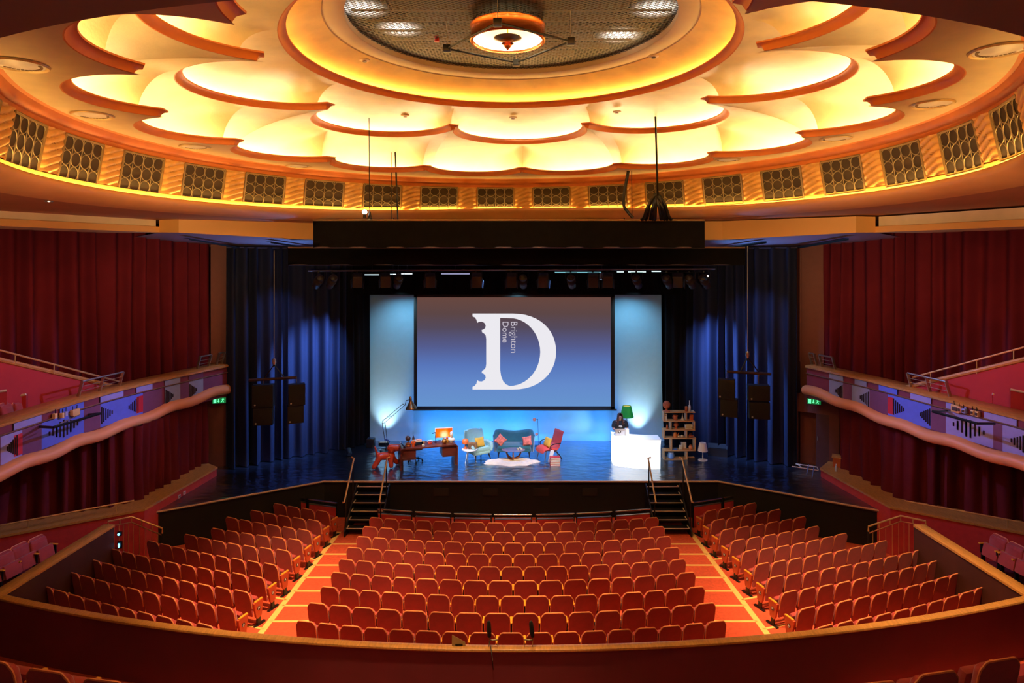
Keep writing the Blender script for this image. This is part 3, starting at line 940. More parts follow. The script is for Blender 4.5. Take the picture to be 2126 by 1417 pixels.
BALC = {}
for s, side in ((-1, 'left'), (1, 'right')):
    fr = [(11.95, 11.2), (11.9, 13.0), (11.85, 14.5), (11.75, 17.3), (11.5, 19.0), (11.0, 20.8), (10.36, 22.7)]
    if s > 0: fr = [(12.2, 11.2), (12.15, 13.0), (12.05, 15.1), (11.6, 17.1), (11.35, 18.4), (11.0, 20.0), (10.25, 22.55)]
    FRP = smooth_path([Vector((s * x, y)) for x, y in fr], 8)
    FRP = resample(FRP, .12)
    BALC[s] = FRP
    def outw(d):               # offset away from the hall
        return offset2(FRP, d if s < 0 else -d)
    # -------- balcony
    t = thing('balcony', 'curved side balcony front with oak cap and purple panels, %s wall' % side, 'balcony', (FRP[30].x, FRP[30].y, 2.4))
    L = t.location
    def sweep(prof, name, mat, wave=0.0, ang=40, sub=None, i0=0, i1=None):
        idx = list(range(i0, i1 if i1 is not None else len(FRP)))
        rows = []
        for (d, z) in prof:
            off = outw(d)
            rows.append([Vector((off[i].x, off[i].y, z + (wave * sin(i * .12 * 2 * pi / 1.75) + .27 * max(0, min(1, (off[i].y - 18.8) / 3.6)) if wave else 0))) - L for i in idx])
        return MB().grid(rows, cv=True).build(name, mat, t, ang=ang)
    sweep([(-.05, 3.60), (-.06, 3.66), (.0, 3.69), (.55, 3.70), (.6, 3.66), (.6, 3.60)], 'oak_cap', OAK)
    sweep([(.02, 3.62), (.02, 2.55), (.3, 2.5), (.3, 3.62)], 'front_core', M('balcony_maroon', S(120, 44, 60), .6, var=.08, scale=2))
    sweep([(-.02, 3.385), (-.035, 3.40), (-.02, 3.415), (.02, 3.415), (.02, 3.385)], 'divider', M('balcony_divider', S(120, 84, 60), .5))
    rp = [(.14 + .20 * cos(a * pi / 7), 2.56 + .17 * sin(a * pi / 7)) for a in range(14)]
    sweep([(d - .16, z) for d, z in rp], 'rolled_edge', M('rolled_edge_plaster', S(226, 150, 92), .5), wave=.035)
    # panels by pixel span along the front
    def idx_of(px):
        return min(range(len(FRP)), key=lambda i: abs(FRP[i].x / FRP[i].y * F + PX0 - px))
    LAV = M('lavender_lit_panel', S(150, 146, 205), .5, var=.05); BLU = M('blue_lit_panel', S(92, 108, 214), .5, var=.05); PLU = M('plum_panel', S(112, 62, 96), .55, var=.06); GRY = M('grey_blue_lit_panel', S(140, 150, 180), .5, var=.05)  # blue stage light is mixed into the colour of the pale panels
    REDB = M('red_bar', S(190, 32, 48), .5)
    if s < 0:
        lower = [(-60, 0, PLU, ''), (0, 48, LAV, 'Lr'), (48, 83, PLU, ''), (83, 174, BLU, 'D'), (174, 208, PLU, ''), (208, 253, BLU, 'R'), (253, 298, BLU, 'Lr'), (298, 338, PLU, ''), (340, 374, GRY, 'R'), (374, 391, PLU, ''), (391, 421, GRY, 'R'), (421, 462, PLU, '')]
        upper = [(25, 82, LAV), (122, 170, BLU), (208, 254, LAV), (280, 318, LAV), (340, 372, GRY), (394, 420, PLU)]
    else:
        lower = [(1722, 1753, GRY, 'L'), (1753, 1771, PLU, ''), (1771, 1804, GRY, 'L'), (1804, 1845, PLU, ''), (1845, 1890, BLU, 'rR'), (1890, 1936, BLU, 'L'), (1936, 1968, PLU, ''), (1968, 2062, LAV, 'D'), (2062, 2082, PLU, ''), (2082, 2150, LAV, 'LrR')]
        upper = [(1724, 1752, GRY), (1772, 1802, GRY), (1828, 1866, BLU), (1890, 1936, LAV), (1968, 2010, LAV), (2040, 2110, LAV)]
    def panel(a, b, z0, z1, mat, name):
        i0, i1 = sorted((idx_of(a), idx_of(b)))
        if i1 - i0 < 1: return None, 0, 0
        rows = []
        for (d, z) in ((.02, z0), (-.012, z0), (-.012, z1), (.02, z1)):
            off = outw(d)
            rows.append([Vector((off[i].x, off[i].y, z)) - L for i in range(i0, i1 + 1)])
        return MB().grid(rows, cv=True).build(name, mat, t, smooth=False), i0, i1
    for a, b, mt, kind in lower:
        p, i0, i1 = panel(a, b, 2.72, 3.37, mt, 'front_panel')
        if not p or not kind: continue
        # striped triangle: vertical slots growing to the middle
        def slots(side_dir, red):
            n = 6
            g = MB(); gr = MB()
            offs = outw(-.02)
            span = (i1 - i0)
            for k in range(n):
                hgt = .09 + .065 * k
                if kind == 'D':
                    for sg in (-1, 1):
                        u = .5 + sg * (.02 + (n - 1 - k) * .055)
                        q = offs[min(len(offs) - 1, int(i0 + span * u + .5))]
                        g.box(Vector((q.x, q.y, 3.05)) - L, (.03, .03, hgt * 1.1), 0)
                else:
                    u = (.95 - (n - 1 - k) * .09) if side_dir > 0 else (.05 + (n - 1 - k) * .09)
                    if red: u += -.22 * side_dir
                    fi = i0 + span * u
                    j = max(0, min(len(offs) - 2, int(fi)))
                    q = offs[j].lerp(offs[j + 1], fi - j)
                    g.box(Vector((q.x, q.y, 3.05)) - L, (.025, .025, hgt * 1.15), 0)
            g.build('slot_triangle', M('slot_dark', S(40, 18, 34), .8), p, smooth=False)
            if red:
                u = .9 if side_dir > 0 else .1
                fi = i0 + span * u; j = max(0, min(len(offs) - 2, int(fi)))
                q0 = offs[max(0, j - 1)]; q1 = offs[min(len(offs) - 1, j + 1)]
                gr.grid([[Vector((q0.x, q0.y, 2.80)) - L, Vector((q1.x, q1.y, 2.80)) - L], [Vector((q0.x, q0.y, 3.30)) - L, Vector((q1.x, q1.y, 3.30)) - L]])
                gr.build('red_bar', REDB, p, smooth=False)
        # order along FRP runs from the camera to the stage; left wall: that is left to right in the picture
        toward = {'L': 1, 'R': -1} if s < 0 else {'L': -1, 'R': 1}
        if kind == 'D': slots(1, False)
        elif kind in ('L', 'R'): slots(toward[kind], False)
        elif kind == 'Lr': slots(toward['L'], True)
        elif kind == 'rR': slots(toward['R'], True)
        elif kind == 'LrR': slots(toward['L'], True)
    for a, b, mt in upper:
        panel(a, b, 3.42, 3.58, mt, 'upper_panel')
    # -------- balcony floor slab and soffit
    g = MB()
    off = outw(.3); far = [Vector((s * 16.5, p.y + .8)) for p in FRP]
    g.grid([[Vector((p.x, p.y, 2.9)) for p in off], [Vector((p.x, p.y, 2.9)) for p in far]])
    g.grid([[Vector((p.x, p.y, 2.5)) for p in off], [Vector((p.x, p.y, 2.5)) for p in far]])
    struct(g, 'floor_balcony_' + side, MAROON, smooth=False)
    # -------- upper and lower curtains
    if s < 0:
        up = [(-16.6, 12.6), (-14.3, 17.0), (-13.0, 19.2), (-11.8, 21.2), (-11.02, 22.85)]
    else:
        up = [(16.8, 12.6), (14.4, 16.8), (13.2, 19.0), (11.9, 21.2), (11.0, 22.85)]
    upc = resample([Vector(p) for p in up], .5)
    curtain('stage_side_curtain', up, 3.05, CZ + .88, CURT, amp=.15, wl=.44, seed=3 + s, label='tall crimson pleated curtain above the %s side balcony' % side, group='tall crimson wall curtains')
    g = MB(); wp = [Vector((p[0] + s * .35, p[1] + .15)) for p in up]
    g.grid([[Vector((p.x, p.y, -1.5)) for p in wp], [Vector((p.x, p.y, CZ + 1.3)) for p in wp]])
    struct(g, 'wall_' + side, DARKW, smooth=False)
    # pilaster between curtain and stage drape
    g = MB()
    a, b = Vector((s * 11.02, 22.85)), Vector((s * 10.35, 23.25))
    PIL = M('brown_pilaster', S(112, 54, 34), .6, var=.06)
    g.grid([[Vector((p.x, p.y, -.0)) for p in (a, b, b + Vector((0, .6)))], [Vector((p.x, p.y, CZ + .62)) for p in (a, b, b + Vector((0, .6)))]])
    g.tube([Vector((b.x, b.y, 3.7)), Vector((b.x, b.y, CZ + .5))], .035, 8)
    struct(g, 'trim_%d' % (20 if s < 0 else 21), PIL, smooth=False)
    # -------- lower level: ledge with oak cap, red front, curtain behind
    if s < 0:
        led = [(-10.95, 22.35), (-10.3, 21.85), (-10.66, 18.2), (-13.4, 16.4), (-16.5, 14.4)]
        low = [(-10.95, 22.3), (-11.25, 18.75), (-13.9, 17.05), (-17, 15.0)]
    else:
        led = [(11.2, 22.7), (10.35, 21.75), (10.75, 18.35), (13.4, 16.5), (16.5, 14.4)]
        low = [(11.1, 22.0), (11.4, 18.9), (14.0, 17.1), (17, 15.0)]
    LD = [Vector(p) for p in led]
    lt = thing('wall_ledge', 'low red ledge wall with oak cap along the %s side of the stage' % side, 'ledge wall', (LD[2].x, LD[2].y, 0))
    LL = lt.location
    def lsweep(prof, name, mat):
        rows = []
        for d, z in prof:
            off = offset2(LD, -d if s < 0 else d)
            rows.append([Vector((p.x, p.y, z)) - LL for p in off])
        return MB().grid(rows, cv=True).build(name, mat, lt, smooth=False)
    lsweep([(0, .24), (0, .30), (.95, .31), (.95, .24)], 'oak_cap', OAK)
    lsweep([(.03, .24), (.03, -1.3), (.3, -1.3), (.3, .24)], 'red_front', REDP)
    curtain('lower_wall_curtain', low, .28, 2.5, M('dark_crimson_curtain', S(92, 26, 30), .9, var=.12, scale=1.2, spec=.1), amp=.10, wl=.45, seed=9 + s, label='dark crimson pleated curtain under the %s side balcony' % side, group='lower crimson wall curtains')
    # brass rail above the outer ledge
    a = Vector((LD[2].x + s * .35, LD[2].y - .12)); b = Vector((LD[3].x + s * 2.0, LD[3].y - 1.2))
    if s < 0: a = Vector((-11.0, 18.25))
    h = thing('ledge_rail', 'thin brass handrail above the oak ledge at the %s wall' % side, 'handrail', (a.x, a.y, .3))
    RAILM = M('brass_rail_pale', S(220, 176, 110), .3, metal=.6)
    A3 = Vector((0, 0, .22)); B3 = Vector((b.x - a.x, b.y - a.y, .22))
    MB().tube([A3, B3], .022, 8).build('rail', RAILM, h)
    for u in (.08, .45, .8):
        q = A3.lerp(B3, u); MB().tube([q, q - Vector((0, 0, .22))], .012, 6).build('bracket', RAILM, h)
    # -------- steel rails on the balcony cap
    def cap_rail(pxs, label, hgt=.42, nb=2):
        i0, i1 = sorted((idx_of(pxs[0]), idx_of(pxs[1])))
        off = outw(.25)
        a, b = off[i0], off[i1]
        c = (a + b) / 2
        r = thing('safety_rail', label, 'rail', (c.x, c.y, 3.69), group='steel rails on the balcony caps')
        n = Vector(((b - a).y, -(b - a).x)).normalized() * .22
        if n.x * s > 0: n = -n
        a3 = Vector((a.x - c.x, a.y - c.y, 0)); b3 = Vector((b.x - c.x, b.y - c.y, 0)); top = Vector((n.x * .6, n.y * .6, hgt))
        MB().tube([a3 + top, b3 + top], .026, 8).build('top_bar', STEEL, r)
        for k in range(nb):
            q = a3.lerp(b3, k / (nb - 1))
            MB().box((q + q + top) / 2, (.025, .09, hgt * 1.08), .004, rot=(q + top - q).to_track_quat('Z', 'Y').to_matrix()).build('post', STEEL, r)
        g = MB()
        for f in (.35, .65):
            g.tube([a3 + top * f, b3 + top * f], .008, 6)
        g.build('wire', STEEL, r)
    if s < 0:
        cap_rail((183, 262), 'three post steel rail on the left balcony cap beside the red stair wall', nb=3)
        cap_rail((420, 445), 'short steel rail on the left balcony cap near the stage', nb=2)
        cap_rail((462, 476), 'small dim steel rail at the stage end of the left balcony cap', nb=2)
    else:
        cap_rail((1878, 1955), 'three post steel rail on the right balcony cap beside the red stair wall', nb=3)
        cap_rail((1694, 1720), 'short steel rail on the right balcony cap near the stage', nb=2)
        cap_rail((1672, 1686), 'small dim steel rail at the stage end of the right balcony cap', nb=2)
    # -------- red stair wall with rail on the side balcony
    if s < 0:
        A, B = at(247, 806, 19.5), at(-60, 735, 15.3)
    else:
        A, B = at(1880, 806, 18.9), at(2190, 733, 15.2)
    wt = thing('stair_side_wall', 'bright red sloping stair wall with timber cap on the %s balcony' % side, 'stair wall', (A.x, A.y, 2.9))
    LW = wt.location
    REDW = M('bright_red_wall', S(172, 38, 40), .8, var=.04)
    MB().grid([[A - LW, B - LW], [Vector((A.x, A.y, 2.9)) - LW, Vector((B.x, B.y, 2.9)) - LW]]).build('wall_face', REDW, wt, smooth=False)
    dz = Vector((0, 0, .03))
    MB().tube([A - LW + dz, B - LW + dz], .06, 8).build('timber_cap', OAK, wt)
    r0, r1 = (at(249, 792, 19.3), at(-60, 711, 15.3)) if s < 0 else (at(1895, 783, 18.6), at(2190, 703, 15.2))
    MB().tube([r0 - LW, r1 - LW], .025, 8).build('handrail', RAILM, wt)
    for u in (.15, .5, .75):
        q = r0.lerp(r1, u); q2 = A.lerp(B, u)
        MB().tube([q - LW, Vector((q.x, q.y, q2.z)) - LW], .014, 6).build('bracket', RAILM, wt)
    # stepped rows with pale nosings
    spx = [((-40, 818), (14, 810)), ((-40, 839), (54, 818)), ((20, 843), (90, 826)), ((66, 848), (125, 834))]
    if s > 0: spx = [((2166, 822), (2098, 808)), ((2166, 838), (2060, 817)), ((2110, 843), (2023, 824)), ((2080, 845), (1990, 828))]
    for k, (pa, pb) in enumerate(spx):
        Yk = 15.6 + .6 * k
        a, b = at(*pa, Yk), at(*pb, Yk + .35)
        kt = thing('balcony_step', 'red carpeted seating step with pale nosing on the %s balcony, %s from the rear' % (side, ordw(k + 1)), 'step', (b.x, b.y, 2.9), group='seating steps on the side balconies')
        LK = kt.location
        z0 = b.z
        d = Vector((b.x - a.x, b.y - a.y, 0)); w = Vector((-d.y, d.x, 0)).normalized() * .5
        if w.y < 0: w = -w
        bx = MB(); base = [a, b, b + w, a + w]
        bx.add([Vector((p.x, p.y, a.z if i in (0, 3) else b.z)) - LK for i, p in enumerate(base)] + [Vector((p.x, p.y, 2.9)) - LK for p in base], [[0, 1, 2, 3], [0, 4, 5, 1], [1, 5, 6, 2], [2, 6, 7, 3], [3, 7, 4, 0]])
        bx.build('step_body', M('stair_red', S(168, 34, 32), .8, var=.06), kt, smooth=False)
        MB().tube([a - LK, b - LK], .03, 8).build('nosing', EDGE, kt)

# back of house closing walls
g = MB()
g.grid([[Vector((-14, 27.3, -1.4)), Vector((14, 27.3, -1.4))], [Vector((-14, 27.3, 9)), Vector((14, 27.3, 9))]])
struct(g, 'wall_back', BLACK, smooth=False)
for s, nm in ((-1, 'wall_wing_left'), (1, 'wall_wing_right')):
    g = MB(); g.grid([[Vector((s * 13.4, 22.0, -1.4)), Vector((s * 13.4, 27.3, -1.4))], [Vector((s * 13.4, 22.0, 9)), Vector((s * 13.4, 27.3, 9))]])
    struct(g, nm, BLACK, smooth=False)
g = MB(); g.grid([[Vector((-13.4, 23.4, 8.3)), Vector((13.4, 23.4, 8.3))], [Vector((-13.4, 27.3, 8.3)), Vector((13.4, 27.3, 8.3))]])
struct(g, 'ceiling.011', BLACK, smooth=False)

# left end panel wall with exit sign, right doorway with exit sign
WPAN = M('dim_brown_wall_panel', S(98, 48, 36), .7, var=.06)
g = MB()
a, b = Vector((-11.3, 22.55)), Vector((-10.2, 23.0))
g.grid([[Vector((p.x, p.y, 0)) for p in (a, b)], [Vector((p.x, p.y, 2.62)) for p in (a, b)]])
struct(g, 'wall_left_panel', WPAN, smooth=False)
a2, b2 = Vector((10.0, 23.0)), Vector((11.3, 22.3))
g = MB()
def wq(u, z): 
    p = a2.lerp(b2, u); return Vector((p.x, p.y, z))
for (u0, u1, z0, z1) in ((0, .10, 0, 2.62), (.50, 1, 0, 2.62), (.10, .50, 1.95, 2.62)):
    g.grid([[wq(u0, z0), wq(u1, z0)], [wq(u0, z1), wq(u1, z1)]])
struct(g, 'wall_right_panel', WPAN, smooth=False)
n2 = Vector((-(b2 - a2).y, (b2 - a2).x)).normalized()
if n2.y < 0: n2 = -n2
g = MB()
q = [wq(.10, 0), wq(.50, 0)]; qq = [p + Vector((n2.x, n2.y, 0)) * .9 for p in q]
up = Vector((0, 0, 1.95))
g.grid([[q[0], qq[0], qq[1], q[1]], [p + up for p in (q[0], qq[0], qq[1], q[1])]])
struct(g, 'wall_doorway', BLACKP, smooth=False)
dr = struct(MB().prism([(0, 0), (.42, 0), (.42, 1.93), (0, 1.93)], -.02, .02), 'door_1', M('dim_door', S(70, 36, 34), .6, var=.06), smooth=False)
dr.location = (wq(.5, 0).x, wq(.5, 0).y + .02, 0.0); dr.rotation_euler = (0, 0, atan2((b2 - a2).y, (b2 - a2).x))
MB().tube([(.06, -.05, 1.0), (.06, -.05, 1.14)], .012, 6).build('door_handle', STEEL, dr)
for (loc, rz, lab) in ((at(455, 831, 22.5), .35, 'green glowing exit sign over the left wall panel by the stage'), (at(1690, 833, 22.35), -.45, 'green glowing exit sign over the dark doorway right of the stage')):
    t = thing('exit_sign', lab, 'exit sign', loc, rz=rz, group='green exit signs')
    MB().box((0, .02, 0), (.46, .05, .22), .008).build('housing', BLACKM, t)
    GRN = EM('exit_green', (.12, .95, .35), 1.6)
    MB().box((0, -.008, 0), (.43, .01, .19), .003).build('face', M('exit_dark_green', S(6, 60, 30), .4, emit=(.02, .45, .12), es=.35), t)
    pic = MB()
    # door symbol, arrow, running figure
    pic.box((-.135, -.016, 0), (.09, .006, .15), 0)
    pic.box((-.02, -.016, .02), (.025, .006, .09), 0); pic.prism([(-.06, -.015), (.02, -.015), (-.02, -.065)], -.019, -.013)
    pic.ball((.125, -.016, .062), (.018, .004, .018), 10, 6)
    for p0, p1 in (((.118, .045), (.10, -.005)), ((.115, .035), (.16, .02)), ((.115, .035), (.075, .04)), ((.10, -.005), (.14, -.035)), ((.14, -.035), (.13, -.075)), ((.10, -.005), (.085, -.05)), ((.085, -.05), (.055, -.055))):
        pic.tube([(p0[0], -.016, p0[1]), (p1[0], -.016, p1[1])], .009, 5)
    pic.build('pictogram', GRN, t)
    MB().tube([(0, .02, .11), (0, .02, .2)], .012, 6).build('stem', BLACKM, t)
# ================================================================== CIRCLE PARAPET IN THE FOREGROUND
ZP = .45
def par_y(x): return 11.40 + x * x / 66.0
arc = [Vector((-10.75 + 21.35 * i / 80, 0)) for i in range(81)]
arc = [Vector((p.x, par_y(p.x))) for p in arc]
armL = [Vector((-10.62, 16.75)), Vector((-10.75, 13.1))]
armR = [Vector((10.6, 13.1)), Vector((10.45, 16.75))]
PP = arc
t = thing('parapet', 'long curved maroon parapet with wide oak cap behind the stalls', 'parapet', (0, 11.4, -.6))
L = t.location
def psweep(path, prof, name, mat, parent, L):
    rows = []
    for d, z in prof:
        off = offset2(path, d)
        rows.append([Vector((p.x, p.y, z)) - L for p in off])
    return MB().grid(rows, cv=True).build(name, mat, parent, ang=40)
capprof = [(-.02, ZP - .045), (-.03, ZP - .025), (-.02, ZP), (.0, ZP + .01), (.115, ZP + .01), (.135, ZP), (.14, ZP - .045)]
psweep(PP, capprof, 'oak_cap', OAK, t, L)
psweep(PP, [(.0, ZP - .045), (.0, -2.2), (.11, -2.2), (.11, ZP - .045)], 'maroon_face', M('maroon_velvet_panel', S(140, 66, 76), .8, var=.1, scale=.8), t, L)
for path, side in ((armL, 'left'), (armR, 'right')):
    t2 = thing('side_parapet', 'straight parapet arm with oak cap running toward the steps, %s side' % side, 'parapet', (path[0].x, 15, -.6))
    L2 = t2.location
    d0 = 1 if side == 'left' else -1
    pr = [(.12, ZP - .05), (.12, ZP), (.14, ZP + .012), (.42, ZP + .012), (.44, ZP), (.44, ZP - .05)]
    P = resample(path, .4)
    psweep(P, [(d - .42, z) for d, z in pr], 'oak_cap', OAK, t2, L2)
    psweep(P, [(-.28, ZP - .05), (-.28, -1.2), (-.0, -1.2), (-.0, ZP - .05)], 'dark_panel', DARKW, t2, L2)
# raked circle floor behind the parapet
g = MB()
rows = []
prev = -1.15
for k, (yy, zz) in enumerate(((10.9, -.35), (9.9, .25), (8.9, .85), (7.9, 1.55), (6.95, 2.38), (5.9, 3.0), (4.6, 3.7), (2, 4.6))):
    for z_ in (prev if k else -2.2, zz):
        rows.append([Vector((x, yy + x * x / 70, z_)) for x in [-14 + 28 * i / 28 for i in range(29)]])
    prev = zz
g.grid(rows)
struct(g, 'floor_circle', MAROON, smooth=False)
# side terraces beyond the arms
for s, side in ((-1, 'left'), (1, 'right')):
    g = MB()
    g.grid([[Vector((s * 10.9, 11.5, -.5)), Vector((s * 17, 11.5, -.5))], [Vector((s * 10.9, 16.75, -.5)), Vector((s * 17, 16.75, -.5))]])
    g.grid([[Vector((s * 10.9, 16.75, -.5)), Vector((s * 13.2, 16.75, -.5))], [Vector((s * 10.9, 16.75, -1.3)), Vector((s * 13.2, 16.75, -1.3))]])
    struct(g, 'floor_terrace_' + side, MAROON, smooth=False)
    # steps and balustrade between terrace and stalls
    sx = s * 10.75
    stp = thing('terrace_steps', 'short pale edged steps from terrace to stalls, %s corner' % side, 'steps', (sx, 17.4, -1.05), group='terrace steps')
    for k in range(3):
        MB().box((0, -.35 + .3 * k, .42 - .15 * k - .07), (1.0, .3, .14), .01).build('tread', MAROON, stp)
        MB().box((0, -.21 + .3 * k, .42 - .15 * k + .005), (1.0, .05, .015), .003).build('nosing', M('pale_wood_nosing', S(206, 160, 90), .5), stp)
    hb_ = thing('balustrade', 'bent brass balustrade with thin bars round the %s terrace steps' % side, 'balustrade', (s * 10.7, 17.3, -.5), group='terrace balustrades')
    LH = hb_.location
    if s < 0:
        k1, k2, k3 = at(224, 1082, 17.0), at(273, 1072, 17.5), at(337, 1096, 17.6)
    else:
        k1, k2, k3 = at(1922, 1081, 17.0), at(1870, 1070, 17.45), at(1803, 1092, 17.6)
    dn = Vector((0, 0, -.14))
    MB().tube([k1 + dn - LH, k1 - LH, k2 - LH, k3 - LH, k3 + dn - LH], .024, 8).build('handrail', RAILM, hb_)
    MB().tube([k1 + dn - LH, k2 + dn * 1.1 - LH, k3 + dn * 1.4 - LH], .018, 8).build('lower_rail', M('brown_lower_rail', S(140, 76, 40), .4), hb_)
    zb = -1.05 if s < 0 else -1.05
    for a, b in ((k1, k2), (k2, k3)):
        for q in range(5):
            p = a.lerp(b, (q + .3) / 5)
            MB().tube([p + dn * 1.1 - LH, Vector((p.x, p.y, max(zb, -1.05))) - LH], .0075, 5).build('bar', RAILM, hb_)
    for p in (k1, k1.lerp(k2, .5), k2, k2.lerp(k3, .33), k2.lerp(k3, .67)):
        MB().tube([p - LH, p + dn - LH], .014, 6).build('bracket', RAILM, hb_)
    MB().tube([k3 + dn - LH, Vector((k3.x, k3.y, -1.05)) - LH], .022, 8).build('newel', BLACKM, hb_)
# small blue guide lamps by the left steps
for i, (px, py, r, lab) in enumerate(((246, 1109, .032, 'round cyan guide lamp glowing above the left terrace steps'), (246.5, 1132, .022, 'tall cyan guide lamp glowing low by the left terrace steps'))):
    p = at(px, py, 16.9)
    t = thing('guide_lamp', lab, 'lamp', p)
    MB().box((0, .05, 0), (.12, .05, .12 if i == 0 else .2), .02).build('housing', BLACKM, t)
    MB().ball((0, .0, 0), (r, .02, r if i == 0 else r * 2.8), 12, 8).build('lens', EM('cyan_lens', (.1, .55, 1.0), 6), t)
# stage monitors clamped to the parapet: two dark slim microphones on clips and a card
for i, (px, lab) in enumerate(((1016, 'slim black microphone clamped on the oak parapet cap, left one'), (1106, 'slim black microphone clamped on the oak parapet cap, right one'))):
    p = at(px, 1340, 11.46)
    t = thing('microphone', lab, 'microphone', (p.x, p.y, ZP + .012), group='clamped parapet microphones')
    tilt = -.04 if i == 0 else -.12
    MB().lathe([(.0, .0), (.03, .01), (.042, .1), (.038, .25), (.024, .29), (0, .3)], 14, (0, 0, .17), Euler((0, tilt, 0)).to_matrix()).build('windshield', M('foam_black', S(38, 34, 26), .95, bump=.4, bscale=200), t)
    sgn = 1 if i == 0 else -1
    MB().tube([(0, 0, .19), (.0, 0, .13), (.06 * sgn, 0, .12), (.15 * sgn, 0, .13)], .013, 8).build('clip_arm', M('dull_brass', S(150, 128, 90), .4, metal=.5), t)
    MB().tube([(.0, 0, .14), (-.01, 0, 0)], .008, 6).build('stand_leg', STEEL, t); MB().tube([(.15 * sgn, 0, .13), (.15 * sgn, 0, 0)], .008, 6).build('stand_leg', STEEL, t)
    if i == 0:
        MB().tube([(0, 0, .1), (.03, -.08, .03), (.05, -.22, .01), (.07, -.32, -.05), (.085, -.33, -.2)], .008, 6).build('cable', BLACKM, t)
p = at(953, 1340, 11.48)
t = thing('paper_card', 'tilted tan card standing on the parapet left of the microphones', 'card', (p.x, p.y, ZP + .012))
MB().prism([(-.13, 0), (.12, 0), (.11, .07), (-.13, .19)], -.004, .004, mat=Matrix.Rotation(-.15, 4, 'X')).build('sheet', M('tan_card', S(178, 146, 84), .7), t, smooth=False)
MB().box((0, .02, .02), (.14, .05, .04), .01).build('foot', BLACKP, t)

# ================================================================== SEATS
def seat_outline(k=1.0, zlo=.25):
    half = [(.235, zlo), (.243, .45), (.243, .70), (.236, .755), (.222, .785), (.205, .80), (.196, .822), (.176, .842), (.15, .85)]
    pts = [(x * k, .55 + (z - .55) * (1 - (1 - k) * .8)) for x, z in half]
    return pts + [(-x, z) for x, z in reversed(pts)]
TILTM = Matrix.Translation((0, 0, .25)) @ Matrix.Rotation(RD(11), 4, 'X') @ Matrix.Translation((0, 0, -.25))
def seat_parts(root, arms=(1,), panel=0, leg=(1,)):
    g = MB(); g.prism(seat_outline(), -.018, .018, TILTM); g.build('backrest', REDV, root, ang=30)
    o = seat_outline(1.004, .30)
    o = [q for q in o if q[1] > .31]
    MB().tube([TILTM @ Vector((x, -.004, z + .002)) for x, z in o], .0135, 6).build('edge_trim', TRIMW, root)
    g = MB()
    o1 = [(x, min(z, .795)) for x, z in seat_outline(.95, .34)]; o2 = [(x, min(z, .735)) for x, z in seat_outline(.85, .38)]
    n = len(o1)
    rows = [[TILTM @ Vector((x, y, z)) for x, z in oo] for oo, y in ((o1, .018), (o1, .06), (o2, .09))]
    g.grid(rows, cu=True); g.add(rows[2], [list(range(n))])
    g.build('back_cushion', REDV, root, ang=50)
    MB().box((0, .165, .455), (.44, .11, .33), .045, rot=(RD(14), 0, 0)).build('seat_cushion', REDV, root)
    for sx in arms:
        MB().box((sx * .27, .13, .565), (.056, .24, .03), .012, rot=(RD(2), 0, 0)).build('armrest', ARMW, root)
    for sx in leg:
        g = MB(); g.box((sx * .27, .13, .17), (.045, .10, .34), .008); g.box((sx * .27, .13, .44), (.035, .16, .22), .008); g.box((sx * .27, .15, .015), (.07, .34, .03), .008)
        g.build('leg', BLACKM, root)
    if panel:
        sx = panel
        pn = MB().prism([(-.03, .552), (.25, .552), (.20, .20), (.08, .17), (.04, .22)], sx * .27 - .028, sx * .27 + .028, plane='yz').build('end_panel', M('seat_end_panel', S(188, 80, 46), .5, var=.1, scale=6), root, smooth=False)
        return pn
def letter_plaque(pn, sx, letter):
    d = MB().lathe([(.045, 0), (.045, .006), (0, .006)], 20, (sx * .30, .11, .40), Matrix.Rotation(sx * pi / 2, 3, 'Y'))
    pl = d.build('row_plaque', M('plaque_dark', S(60, 44, 36), .4), pn)
    return pl
LETTER = {}
def letter_obj(letter, sx, pn):
    if letter not in LETTER: LETTER[letter] = text_mesh(letter, .085)
    mw = Matrix.Translation((sx * .3075, .11, .40)) @ Matrix.Rotation(sx * pi / 2, 4, 'Z') @ Matrix.Rotation(pi / 2, 4, 'X')
    return mesh_obj('row_letter', LETTER[letter].copy(), M('plaque_white', S(240, 236, 226), .5, emit=(1, 1, 1), es=.02), pn, mw)

S_MID = thing('theatre_seat', '', 'seat'); seat_parts(S_MID)
S_LE = thing('theatre_seat', '', 'seat'); seat_parts(S_LE, arms=(-1, 1), leg=(-1, 1))
S_PR = thing('theatre_seat', '', 'seat'); PR_PANEL = seat_parts(S_PR, arms=(1,), panel=1); PR_PL = letter_plaque(PR_PANEL, 1, '')
S_PL = thing('theatre_seat', '', 'seat'); PL_PANEL = seat_parts(S_PL, arms=(-1, 1), panel=-1, leg=(-1, 1)); PL_PL = letter_plaque(PL_PANEL, -1, '')
USED = set()
def put_seat(proto, x, y, z, rz, sx, label, group):
    if proto.name not in USED:
        USED.add(proto.name); o = proto
    else:
        o = dup(proto)
    o.location = (x, y, z); o.rotation_euler = (0, 0, rz); o.scale = (sx, 1, 1)
    o['label'] = label; o['group'] = group
    return o

NSEAT = 0
